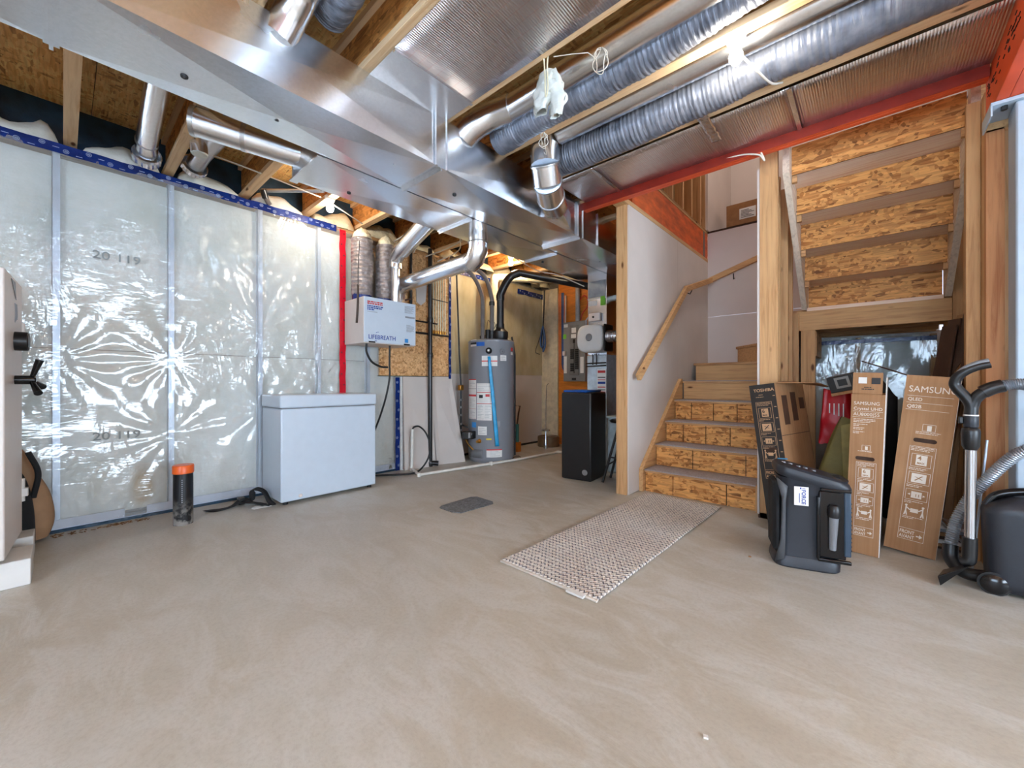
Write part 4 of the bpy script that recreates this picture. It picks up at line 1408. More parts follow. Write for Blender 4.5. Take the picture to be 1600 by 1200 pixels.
MB().tube([(-3.45, 3.86, .004), (-3.44, 3.90, .04), (-3.40, 3.94, .05), (-3.38, 3.98, .004)], .005, 8, smooth=4).build('wire', 'darkcard', t)

t = thing('drain_stack', 'tall black plastic drain pipe standing in front of strand board', 'pipe', (-3.93, 2.93, 0))
MB().cyl((-3.93, 2.93, .03), (-3.93, 2.93, 2.60), .026, seg=16).build('pipe_body', 'abs', t)
for z in (.0, 1.72, 1.30):
    MB().lathe((-3.93, 2.93, z), [(.031, 0), (.034, .01), (.034, .05), (.031, .06)], 18).build('coupling', 'abs', t)
MB().tube([(-3.93, 2.93, .04), (-3.86, 3.0, .035)], .03, 14).build('side_fitting', 'abs', t)
t = thing('drain_stack', 'short black pipe with wide strap beside the ventilator', 'pipe', (-3.92, 2.68, 1.7))
MB().cyl((-3.93, 2.66, 1.80), (-3.93, 2.66, 2.60), .018, seg=14).build('pipe_body', 'abs', t)
MB().bar((-3.92, 2.48, 1.90), (-3.90, 2.66, 1.96), .004, .02).build('strap', 'darkcard', t)

# water lines stapled on the strand board
for i in range(6):
    y = 3.02 + i * .036
    tag(MB().cyl((-3.985, y, 1.62), (-3.985, y, 2.42 + .02 * (i % 3)), .008, seg=10).build('water_line', plain('pale_pex', L(226, 200, 160), .4) if i == 0 else 'pexpale', at=Vector((-3.985, y, 1.62))) if False else
        MB().cyl((-3.985, y, 1.62), (-3.985, y, 2.42 + .02 * (i % 3)), .008, seg=10).build('water_line', 'cream', at=Vector((-3.985, y, 1.62))),
        'pale upright water line on the strand board, number %s from the left' % ['one', 'two', 'three', 'four', 'five', 'six'][i], 'water line', 'water lines on the strand board')
t = thing('water_manifold', 'black and brass water manifold crossing under the pale water lines', 'manifold', (-3.97, 3.0, 1.6))
MB().tube([(-3.96, 2.52, 1.59), (-3.96, 3.24, 1.585)], .012, 12).build('header', 'abs', t)
MB().tube([(-3.96, 2.52, 1.73), (-3.96, 3.06, 1.72)], .009, 12).build('upper_header', 'abs', t)
MB().tube([(-3.975, 2.98, 2.02), (-3.975, 3.24, 2.01)], .005, 8).build('clip_rail', 'rubber', t)
for i in range(6):
    MB().cyl((-3.98, 3.02 + i * .036, 1.59), (-3.98, 3.02 + i * .036, 1.64), .011, seg=10).build('valve', 'brass', t)
MB().lathe((-3.95, 2.56, 1.73), [(.02, -.02), (.02, .02)], 12, axis=(1, 0, 0)).build('valve_knob', 'rubber', t)
t = thing('gypsum_offcut', 'irregular white gypsum offcut strip against the strand board', 'gypsum board', (-3.99, 2.82, 1.6))
m = MB().prism([(2.70, 2.28), (2.86, 2.33), (2.93, 2.20), (2.90, 1.97), (2.84, 1.92), (2.78, 1.95), (2.77, 2.14)], -3.999, -3.985, 'yz')
m.build('board', 'gyp', t, smooth=0)

# ================================================================ WATER HEATER
CX, CY, CR = -3.713, 3.748, .298
to = Vector((-CX, -CY, 0)).normalized()
rt = Vector((-to.y, to.x, 0))
tc_ = 5.27


def wp(ph, r, z):
    v = to * (r * math.cos(ph)) + rt * (r * math.sin(ph))
    return (CX + v.x, CY + v.y, z)


def wpx(px, py, r=CR):
    ph = math.asin(max(-1, min(1, (px - 767.5) / 35.6)))
    return ph, 1 + (598 - py) / 627 * (tc_ - r * math.cos(ph))


t = thing('water_heater', 'tall grey water heater tank with warning labels and blue ribbon', 'water heater', (CX, CY, 0))
MB().lathe((CX, CY, 0), [(CR - .02, 0), (CR - .004, .03), (CR, .05), (CR, 1.505), (CR + .004, 1.51), (CR + .004, 1.53), (CR - .02, 1.55), (.05, 1.56)], 64).build('tank', 'tankgrey', t, smooth=40)


def patch(name, x0, y0, x1, y1, m, dr=.0012, par=t):
    a0, zt = wpx(x0, y0)
    a1, zb = wpx(x1, y1)
    o = MB().grid(lambda u, v: wp(a0 + (a1 - a0) * u, CR + dr, zb + (zt - zb) * v), 6, 1).build(name, m, par, smooth=180)
    return o, a0, a1, zb, zt


def plines(x0, y0, x1, y1, n, m='inkgrey', par=t):
    a0, zt = wpx(x0, y0)
    a1, zb = wpx(x1, y1)
    mb = MB()
    for i in range(n):
        z = zt - (zt - zb) * (i + .5) / n
        w = .75 + .25 * math.sin(i * 2.3)
        mb.grid(lambda u, v: wp(a0 + (a1 - a0) * u * w, CR + .0022, z + .003 * v), 5, 1)
    mb.build('small_print', m, par, smooth=180)


patch('badge', 736.5, 531.5, 745.5, 541, 'label'); patch('badge_band', 736.5, 535, 745.5, 538, 'ink', .002); patch('badge', 745.5, 532, 757.5, 540.5, plain('badge_blue', L(30, 100, 190), .4))
patch('warning_label', 753.5, 556, 776.5, 572, 'label'); patch('label_stripe', 753.5, 563.5, 776.5, 565, 'inkred', .002)
patch('small_label', 781, 555, 790, 564, 'label'); plines(782, 556, 789, 563, 4)
patch('pink_sticker', 797, 543, 800.5, 549, 'inkred'); patch('pink_sticker', 797, 550, 800.5, 555, 'label')
patch('side_label', 733.4, 593, 745, 655, 'label')
for y in (592.5, 616, 637.5, 652):
    patch('label_stripe', 733.4, y, 745, y + (3.5 if y == 616 else 1.4), 'inkred', .002)
patch('label_stripe', 733.4, 607, 745, 607.8, 'ink', .002)
plines(735, 596, 744, 606, 4); plines(735, 622, 744, 636, 5); plines(735, 641, 744, 650, 4)
patch('main_label', 746, 599, 768.5, 657, 'label')
for y in (612.5, 630):
    patch('label_stripe', 746, y, 769, y + 1.3, 'inkred', .002)
plines(747, 600, 767, 611, 4); plines(747, 632, 756.5, 656, 10); plines(758, 632, 768, 656, 10)
patch('pictogram', 749.5, 617, 755, 622, 'ink', .002); patch('pictogram', 759, 616, 765, 620, 'inkred', .002)
patch('energy_sticker', 738.5, 659, 745, 668, plain('blue_sticker', L(50, 140, 210), .5))
patch('rating_label', 747.8, 666, 761, 680, 'label'); plines(749, 668, 760, 679, 4)
patch('lower_label', 760.5, 702.5, 783.5, 714, 'label'); patch('label_stripe', 760.5, 702, 783.5, 703.2, 'inkred', .002); plines(766, 705, 782, 713, 4)
patch('yellow_label', 760, 685, 768, 687.4, 'yellow')
patch('small_label', 770.5, 658.5, 780.5, 667, 'inkgrey')
o, a0, a1, zb, zt = patch('burner_cover', 735.5, 699.5, 755, 716, 'greyplast', .008)
o.modifiers.new('s', 'SOLIDIFY').thickness = .008
# ribbon, valves
a0, z0 = wpx(764, 548)
p = Vector(wp(a0, CR, z0))
MB().lathe(p, [(.04, 0), (.04, .006), (.026, .010)], 22, axis=Vector(wp(a0, 1, 0)) - Vector(wp(a0, 0, 0))).build('valve_rosette', 'void', t)
MB().lathe(p, [(.018, .01), (.018, .05), (.012, .055)], 14, axis=Vector(wp(a0, 1, 0)) - Vector(wp(a0, 0, 0))).build('relief_valve', 'silver', t)
a0, z0 = wpx(784, 549)
MB().lathe(Vector(wp(a0, CR, z0)), [(.036, 0), (.034, .006), (.008, .010), (.006, .02)], 22, axis=Vector(wp(a0, 1, 0)) - Vector(wp(a0, 0, 0))).build('anode_cap', 'greyplast', t)
A, Bq, D = wpx(764.5, 557), wpx(770, 630), wpx(776, 697)
m = MB().grid(lambda u, v: wp((A[0] + (D[0] - A[0]) * v) + (u - .5) * (.11 + .05 * v), CR + .03 - .02 * abs(v - .4), A[1] + (D[1] - A[1]) * v), 3, 20)
m.build('ribbon', 'blueribbon', t, smooth=180, solid=.002)
a0, z0 = wpx(737, 678)
q = Vector(wp(a0 * .85, CR, z0)); nrm = (Vector(wp(a0 * .6, 1, 0)) - Vector(wp(a0 * .6, 0, 0)))
g = MB().box(-.075, .06, 0, .11, -.05, .05, Matrix.Translation(q) @ Matrix(((rt.x, nrm.x, 0, 0), (rt.y, nrm.y, 0, 0), (0, 0, 1, 0), (0, 0, 0, 1))))
g.build('gas_valve', 'blackgloss', t, bevel=.012)
g = MB().box(.01, .035, .111, .113, -.035, .035, Matrix.Translation(q) @ Matrix(((rt.x, nrm.x, 0, 0), (rt.y, nrm.y, 0, 0), (0, 0, 1, 0), (0, 0, 0, 1))))
g.build('valve_label', 'panelgrey', t)
a0, z0 = wpx(750, 689)
MB().lathe(Vector(wp(a0, CR, z0)), [(.028, 0), (.026, .01), (.014, .012), (.014, .05), (.018, .052), (.016, .06)], 16, axis=Vector(wp(a0, 1, 0)) - Vector(wp(a0, 0, 0))).build('drain_valve', 'brass', t)
MB().tube([wp(wpx(733, 690)[0] * .9, CR + .05, .27), wp(-.9, CR + .06, .22), wp(-.75, CR + .03, .16)], .008, 8, smooth=4).build('gas_tube', 'brass', t)
# top gear
MB().box(CX - .12, CX + .12, CY - .10, CY + .12, 1.555, 1.62).build('blower_base', 'blackgloss', t, bevel=.01)
vx, vy = wp(.62, .20, 0)[:2]
MB().lathe((vx, vy, 1.555), [(.09, 0), (.10, .03), (.10, .09), (.055, .13), (.05, .16)], 24).build('blower', 'black', t)
for i, ph in enumerate((-.35, .05, .3, .75)):
    x_, y_ = wp(ph, .12 + .04 * i, 0)[:2]
    MB().cyl((x_, y_, 1.56), (x_, y_, 1.68 - .02 * i), .035, seg=14).build('fan_part', 'rubber', t)
MB().tube([wp(1.45, .27, 1.60), wp(1.5, .29, 1.50), wp(1.5, CR + .012, 1.36), wp(1.5, CR + .012, .05)], .012, 10).build('relief_drain', 'rubber', t)
random.seed(9)
for i in range(4):
    a = random.uniform(-1, 1)
    MB().tube([wp(a, .1, 1.6), wp(a + .5, .16, 1.74 + .03 * i), wp(a + 1.0, .12, 1.6)], .003, 6, smooth=6).build('wire', 'black', t)

t = thing('vent_pipe', 'dark grey plastic vent pipe rising from heater and crossing right', 'pipe', (vx, vy, 1.71))
MB().tube([(vx, vy, 1.70), (vx, vy, 2.08)], .046, 20).build('riser', 'abs', t)
MB().tube([(vx, vy, 2.06), (vx, vy, 2.12), (vx + .05, vy + .05, 2.27), (vx + .10, vy + .10, 2.36), (vx + .2, vy + .16, 2.40)], .05, 20, smooth=5).build('elbow', 'abs', t)
MB().tube([(vx + .18, vy + .15, 2.40), (-2.5, 4.9, 2.20)], .046, 20).build('pipe_run', 'abs', t)
for z in (1.70, 2.05):
    MB().lathe((vx, vy, z), [(.052, 0), (.052, .05)], 22).build('coupling', 'abs', t)
t = thing('vent_pipe', 'white intake pipe behind the dark vent pipe under the joists', 'pipe', (-3.95, 4.1, 1.6))
MB().tube([(-3.86, 3.95, 1.56), (-3.86, 3.95, 2.36), (-3.86, 4.0, 2.44), (-3.78, 4.12, 2.46), (-2.75, 4.95, 2.40)], .055, 20, smooth=4).build('pipe_body', 'cream', t)
t = thing('insulated_pipe', 'left grey foam-sleeved water pipe arching up from heater', 'pipe', (-3.86, 3.62, 1.55), group='foam sleeved pipes above the heater')
MB().tube([wp(-.62, .19, 1.55), wp(-.62, .19, 1.95), wp(-.66, .20, 2.12), wp(-.85, .28, 2.32), wp(-1.1, .42, 2.50), wp(-1.2, .55, 2.58)], .026, 14, smooth=6).build('sleeve', 'foam', t)
t = thing('insulated_pipe', 'right grey foam-sleeved water pipe arching up from heater', 'pipe', (-3.7, 3.6, 1.55), group='foam sleeved pipes above the heater')
MB().tube([wp(.05, .16, 1.60), wp(.05, .17, 1.95), wp(0, .18, 2.10), wp(-.4, .22, 2.34), wp(-.9, .36, 2.48), wp(-1.1, .5, 2.56)], .026, 14, smooth=6).build('sleeve', 'foam', t)
MB().lathe(wp(.05, .17, 1.98), [(.034, 0), (.036, .02), (.034, .05)], 14).build('tie', 'black', t)
t = thing('copper_line', 'thin copper pipes rising behind the heater vent', 'pipe', (-3.9, 4.05, 1.6))
for i in range(2):
    MB().cyl((-3.94, 4.08 + .05 * i, 1.55), (-3.94, 4.08 + .05 * i, 2.5), .009, seg=10).build('pipe_body', 'copper', t)
t = thing('gas_line', 'dark gas pipe with brass valve coming down left of heater', 'pipe', (-4.05, 3.5, .3))
MB().tube([(-4.05, 3.44, 2.5), (-4.04, 3.48, 1.4), (-4.03, 3.50, .95)], .011, 10).build('upper_pipe', 'rubber', t)
B(-4.06, -4.005, 3.47, 3.53, .90, .97).build('shutoff_valve', 'brass', t, bevel=.008)
MB().cyl((-4.03, 3.50, .92), (-4.03, 3.50, .28), .012, seg=10).build('lower_pipe', 'rubber', t)
for z in (.76, .66, .56, .44, .36, .27):
    MB().lathe((-4.03, 3.50, z), [(.016, 0), (.02, .005), (.02, .022), (.016, .028)], 10).build('fitting', 'panelgrey', t)
MB().tube([(-4.03, 3.50, .45), (-3.98, 3.52, .43), wp(-1.0, CR + .06, .44)], .011, 10).build('feed_pipe', 'rubber', t)

# things by the far wall
t = thing('caulking_tool', 'teal tube tool with dark frame standing right of the heater', 'tool', (-3.83, 4.40, 0))
MB().cyl((-3.83, 4.40, .13), (-3.83, 4.40, .40), .028, seg=16).build('tube', plain('teal_plastic', L(60, 130, 130), .4), t)
MB().box(-3.87, -3.79, 4.37, 4.44, 0, .14).build('wooden_foot', 'wood_orange', t)
MB().tube([(-3.83, 4.40, .40), (-3.82, 4.42, .56), (-3.81, 4.44, .66), (-3.87, 4.38, .67), (-3.87, 4.37, .60)], .012, 8).build('frame', 'darkcard', t)
t = thing('drum', 'round brown metal drum on the floor in the far corner', 'drum', (-3.80, 5.12, 0))
MB().lathe((-3.80, 5.12, 0), [(.17, 0), (.172, .02), (.168, .07), (.172, .12), (.17, .155), (.16, .158), (.155, .14), (.02, .12)], 32).build('shell', plain('brown_metal', L(128, 104, 80), .4, metal=.5), t)
t = thing('floor_fitting', 'metal spindle fitting with round plate in front of brown drum', 'fitting', (-3.70, 4.92, 0))
MB().lathe((-3.70, 4.92, 0), [(.035, 0), (.035, .03), (.030, .13), (.016, .17), (.012, .24), (.010, .26), (.062, .265), (.065, .285), (.012, .30), (.004, .31)], 20).build('spindle', 'chrome', t)
MB().tube([(-3.70, 4.92, .30), (-3.72, 4.95, .70), (-3.73, 4.98, .96), (-3.71, 5.0, .99)], .005, 8).build('rod', 'chrome', t)

# electrical panel and its cables
t = thing('electrical_panel', 'grey electrical breaker panel on the amber plywood wall', 'electrical panel', (-3.46, 5.36, 1.02))
B(-3.665, -3.265, 5.34, 5.405, 1.02, 1.96).build('box', 'panelgrey', t, bevel=.004)
B(-3.54, -3.37, 5.326, 5.34, 1.12, 1.90).build('dead_front', plain('dark_panel_door', L(118, 116, 114), .4), t, bevel=.003)
for i in range(11):
    for s_ in (0, 1):
        if (i, s_) in ((0, 1), (4, 0), (5, 0)): continue
        x = -3.52 + .085 * s_ - (0 if s_ else 0)
        B(x, x + .06, 5.318, 5.326, 1.18 + i * .032, 1.207 + i * .032).build('breaker', 'black', t)
B(-3.455, -3.449, 5.316, 5.326, 1.15, 1.68).build('bus_slot', 'ink', t)
B(-3.50, -3.42, 5.322, 5.326, 1.78, 1.86).build('paper_label', 'label', t)
B(-3.51, -3.42, 5.322, 5.326, 1.70, 1.76).build('paper_label', 'label', t)
B(-3.475, -3.435, 5.318, 5.326, 1.62, 1.68).build('main_breaker', 'black', t)
B(-3.655, -3.60, 5.336, 5.34, 1.15, 1.42).build('circuit_chart', 'label', t)
B(-3.35, -3.29, 5.336, 5.34, 1.15, 1.40).build('circuit_chart', 'label', t)
B(-3.665, -3.61, 5.334, 5.34, 1.70, 1.77).build('sticker', 'green', t)
B(-3.655, -3.58, 5.336, 5.34, 1.88, 1.93).build('sticker', 'label', t)
B(-3.66, -3.61, 5.30, 5.34, 1.43, 1.50).build('junction_cover', 'offwhite', t, bevel=.006)
B(-3.50, -3.43, 5.33, 5.34, 1.04, 1.075).build('name_plate', 'ink', t)
tag(MB().cyl((-3.41, 5.36, 1.96), (-3.41, 5.36, 2.55), .036, seg=18).build('conduit', 'greypipe', at=Vector((-3.41, 5.36, 1.96))), 'grey plastic conduit entering the top of the breaker panel', 'conduit')
for i, (x, mm, lab) in enumerate(((-3.775, 'cableor', 'thick orange cable beside the breaker panel, leftmost'), (-3.745, 'cableor', 'second orange cable beside the breaker panel'), (-3.715, 'cablebl', 'blue cable beside the breaker panel'), (-3.69, 'cablebl', 'dark blue cable nearest the breaker panel'), (-3.665, 'copper', 'copper-coloured wire running down to the panel'), (-3.64, 'cable', 'white cable running down to the panel top'))):
    tag(MB().tube([(x, 5.37, 2.45), (x, 5.38, 1.3), (x + .01, 5.38, 1.18 + .03 * i), (-3.655, 5.37, 1.12 + .02 * i)] if i < 4 else [(x, 5.37, 2.4), (x, 5.36, 1.965)], .010, 8).build('panel_cable', mm, at=Vector((x, 5.37, 1.2))), lab, 'cable', 'cables at the breaker panel')
tag(MB().tube([(-3.38, 5.38, 2.3), (-3.30, 5.37, 2.35), (-3.24, 5.37, 2.28), (-3.25, 5.37, 2.16), (-3.33, 5.37, 2.08), (-3.36, 5.37, 1.97)], .007, 8, smooth=6).build('looped_cable', 'red', at=Vector((-3.3, 5.38, 2.0))), 'reddish cable loop on the amber plywood', 'cable')
t = thing('cable_bundle', 'blue and black cable bundle hanging near the far corner', 'cable', (-3.97, 5.2, 1.4))
MB().tube([(-3.94, 5.2, 2.5), (-3.95, 5.2, 2.2), (-3.97, 5.2, 1.9)], .012, 8).build('drop', 'rubber', t)
for i in range(5):
    a = i * .9
    MB().tube([(-3.97, 5.2, 1.92), (-3.97 + .04 * math.cos(a), 5.2 + .03 * math.sin(a), 1.75), (-3.97 + .045 * math.cos(a + .3), 5.2 + .03 * math.sin(a), 1.6), (-3.97, 5.2, 1.50 + .02 * i)], .013, 8, smooth=6).build('coil', 'cablebl' if i % 2 == 0 else 'rubber', t)
MB().tube([(-3.97, 5.2, 1.88), (-4.03, 5.15, 1.65), (-4.06, 5.12, 1.5), (-4.0, 5.16, 1.46)], .006, 8, smooth=6).build('plug_lead', 'rubber', t)

# furnace
t = thing('furnace', 'galvanized plenum and pale blue furnace partly hidden behind wall post', 'furnace', (-2.52, 4.7, 0))
B(-2.66, -2.39, 4.40, 5.05, 0.0, 1.34).build('cabinet', plain('pale_furnace_paint', L(190, 200, 206), .4, metal=.3), t, bevel=.004)
B(-2.655, -2.395, 4.41, 5.05, 1.345, 2.332).build('plenum', 'galv', t)
B(-2.645, -2.405, 4.400, 4.409, 2.06, 2.26).build('insulation_window', 'inkgrey', t)
B(-2.655, -2.395, 4.398, 4.409, 2.04, 2.055).build('seam', 'galv_dull', t)
B(-2.47, -2.41, 4.396, 4.404, 1.95, 2.06).build('sticker', 'green', t)
B(-2.64, -2.53, 4.402, 4.409, 1.96, 2.02).build('paper_label', 'label', t)
B(-2.62, -2.46, 4.36, 4.408, 1.76, 1.86).build('limit_switch', 'offwhite', t, bevel=.008)
MB().lathe((-2.55, 4.36, 1.81), [(.014, 0), (.012, .01)], 12, axis=(0, -1, 0)).build('switch_knob', 'ink', t)
MB().tube([(-2.62, 4.39, 1.84), (-2.66, 4.37, 1.78), (-2.66, 4.38, 1.64)], .008, 8).build('conduit_lead', 'greypipe', t)
for z in (1.205, 1.24):
    MB().tube([(-2.66, 4.385, z), (-2.39, 4.385, z + .004)], .008, 8).build('clip_rail', 'rubber', t)
for x in (-2.57, -2.52):
    MB().cyl((x, 4.385, 1.22), (x, 4.385, 1.36), .007, seg=8).build('wire', 'rubber', t)
lb = B(-2.515, -2.392, 4.392, 4.399, .86, 1.17).build('warning_label', 'label', t)
for z, h, c in ((1.12, .03, 'inkred'), (1.06, .012, 'ink'), (1.03, .008, 'inkred'), (.985, .028, 'inkblue'), (.94, .012, 'inkred'), (.91, .008, 'ink'), (.88, .012, 'inkred')):
    B(-2.505, -2.402, 4.390, 4.392, z, z + h).build('print', c, lb)
t = thing('humidifier', 'rounded off-white humidifier with flexible foil duct beside breaker panel', 'humidifier', (-2.5, 4.3, 1.5))
m = MB().grid(lambda u, v: (-2.50 + .175 * math.copysign(abs(math.cos(2 * PI * u)) ** .45, math.cos(2 * PI * u)) * (1 - .35 * max(0, v - .7) ** 1.0), 4.375 - .20 * math.sin(v * PI / 2), 1.53 + .165 * math.copysign(abs(math.sin(2 * PI * u)) ** .6, math.sin(2 * PI * u)) * math.cos(max(0, v - .6) * PI / 2 / .4) ** .5 if v < .995 else 1.53), 40, 16)
m.build('cover', 'white_matte', t, smooth=60)
B(-2.325, -2.30, 4.20, 4.40, 1.37, 1.69).build('side_frame', 'black', t, bevel=.02)
MB().lathe((-2.50, 4.17, 1.54), [(.045, 0), (.04, .008)], 20, axis=(0, -1, 0)).build('emblem', 'greyplast', t)
MB().tube([(-2.31, 4.26, 1.545), (-2.2, 4.28, 1.54), (-2.0, 4.35, 1.50)], .068, 22, smooth=24, rf=lambda s: 1 + .07 * math.sin(s * 110)).build('foil_duct', 'foiltape', t)
tag(MB().tube([(-2.36, 4.6, 2.06), (-2.30, 4.6, 2.05), (-2.28, 4.62, 2.04)][::-1] + [(-2.396, 4.6, 2.06)], .035, 14).build('capped_pipe', 'pvc', at=Vector((-2.33, 4.6, 2.05))), 'short capped white pipe stub beside the plenum', 'pipe')

# softener, stool, bin
t = thing('water_softener', 'tall black square tank with blue lid in front of the furnace', 'water softener', (-2.275, 3.70, 0), (0, 0, R(6)))
m = MB()
LBx = MB().box(-.170, .170, -.195, .195, 0, .90)
LBx.build('cabinet', 'black', t, bevel=.018, local=True)
MB().box(-.155, .12, -.18, .18, .90, .925).build('lid', 'bluelid', t, bevel=.012, local=True)
MB().lathe((.10, -.196, .09), [(.03, 0), (.028, .002)], 20, axis=(0, -1, 0)).build('emblem', 'panelgrey', t, local=True)
t = thing('folding_stool', 'black metal stool legs showing behind the wall post', 'stool', (-1.90, 3.68, 0))
MB().tube([(-1.985, 3.575, .01), (-1.87, 3.72, .62)], .013, 10).build('leg', 'black', t)
MB().tube([(-2.02, 3.80, .01), (-1.89, 3.88, .62)], .013, 10).build('leg', 'black', t)
MB().tube([(-1.75, 3.50, .01), (-1.82, 3.66, .62)], .013, 10).build('leg', 'black', t)
MB().tube([(-1.76, 3.84, .01), (-1.82, 3.84, .62)], .013, 10).build('leg', 'black', t)
for a, b in (((-1.955, 3.61, .18), (-1.99, 3.815, .18)), ((-1.94, 3.63, .26), (-1.79, 3.60, .26)), ((-1.985, 3.82, .22), (-1.79, 3.84, .22))):
    MB().tube([a, b], .008, 8).build('rung', 'black', t)
MB().lathe((-1.85, 3.76, .60), [(.13, 0), (.14, .015), (.12, .03)], 24).build('seat', 'black', t)
t = thing('plastic_bin', 'pale plastic bin standing behind the black stool', 'bin', (-2.05, 4.2, 0))
MB().prism([(-2.20, 4.05), (-1.90, 4.05), (-1.90, 4.32), (-2.20, 4.32)], 0, .60, 'xy').build('tub', plain('pale_grey_bin', L(176, 186, 186), .5), t, bevel=.02)
B(-2.21, -1.89, 4.04, 4.33, .60, .63).build('rim', plain('pale_bin_rim', L(190, 198, 198), .5), t, bevel=.01)

# ================================================================ RUG
t = thing('runner_rug', 'woven cream and grey runner rug leading to the stairs', 'rug', (-1.21, 2.56, 0), (0, 0, R(-1.2)))
def f(u, v):
    x = -.305 + .61 * u
    y = -.93 + 1.86 * v
    return (x + .004 * noise.noise((y * 3, 1, 1)), y, .011 + .0025 * noise.noise((x * 4, y * 4, 2)))
MB().grid(f, 60, 180).build('weave', 'rug', t, smooth=180, local=True, solid=.009)
for y0, y1 in ((-.945, -.93), (.93, .945)):
    MB().box(-.307, .307, y0, y1, .002, .013).build('hem', plain('cream_hem', L(214, 204, 192), .9), t, local=True, bevel=.003)
MB().box(.15, .245, -.965, -.935, .006, .016).build('care_tag', 'label', t, local=True)

# ================================================================ STORAGE CORNER
def pict(m, T, z, kind, w=.062):
    """simple printed carton pictograms, drawn in the carton's front plane (x, z)"""
    h = w * .8
    def fr(x0, x1, z0, z1, th=.0016):
        m.box(x0, x1, -.0016, -.0004, z0, z0 + th); m.box(x0, x1, -.0016, -.0004, z1 - th, z1)
        m.box(x0, x0 + th, -.0016, -.0004, z0, z1); m.box(x1 - th, x1, -.0016, -.0004, z0, z1)
    fr(-w, w, z - h / 2, z + h / 2)


def frame(m, x0, x1, z0, z1, th=.0016):
    m.box(x0, x1, -.0016, -.0004, z0, z0 + th); m.box(x0, x1, -.0016, -.0004, z1 - th, z1)
    m.box(x0, x0 + th, -.0016, -.0004, z0, z1); m.box(x1 - th, x1, -.0016, -.0004, z0, z1)


def rows(m, x0, w, z, n, gap=.0085, h=.003, seed=1):
    random.seed(seed)
    for i in range(n):
        x = x0
        e = x0 + w * (1 if i < n - 1 else random.uniform(.4, .9))
        while x < e:
            q = min(e, x + random.uniform(.006, .022))
            m.box(x, q, -.0014, -.0004, z - h, z)
            x = q + .0025
        z -= gap


def xmark(mm, cx, cz, s):
    for sg in (1, -1):
        mm.bar((cx - s, -.003, cz - sg * s * .62), (cx + s, -.003, cz + sg * s * .62), .0012, s * .34, up=(0, 1, 0)) if False else mm.add(
            [(cx - s, -.0026, cz - sg * s * .62 - s * .2), (cx - s * .6, -.0026, cz - sg * s * .62 - s * .2), (cx + s, -.0026, cz + sg * s * .62 + s * .2), (cx + s * .6, -.0026, cz + sg * s * .62 + s * .2)], [(0, 1, 2, 3)])


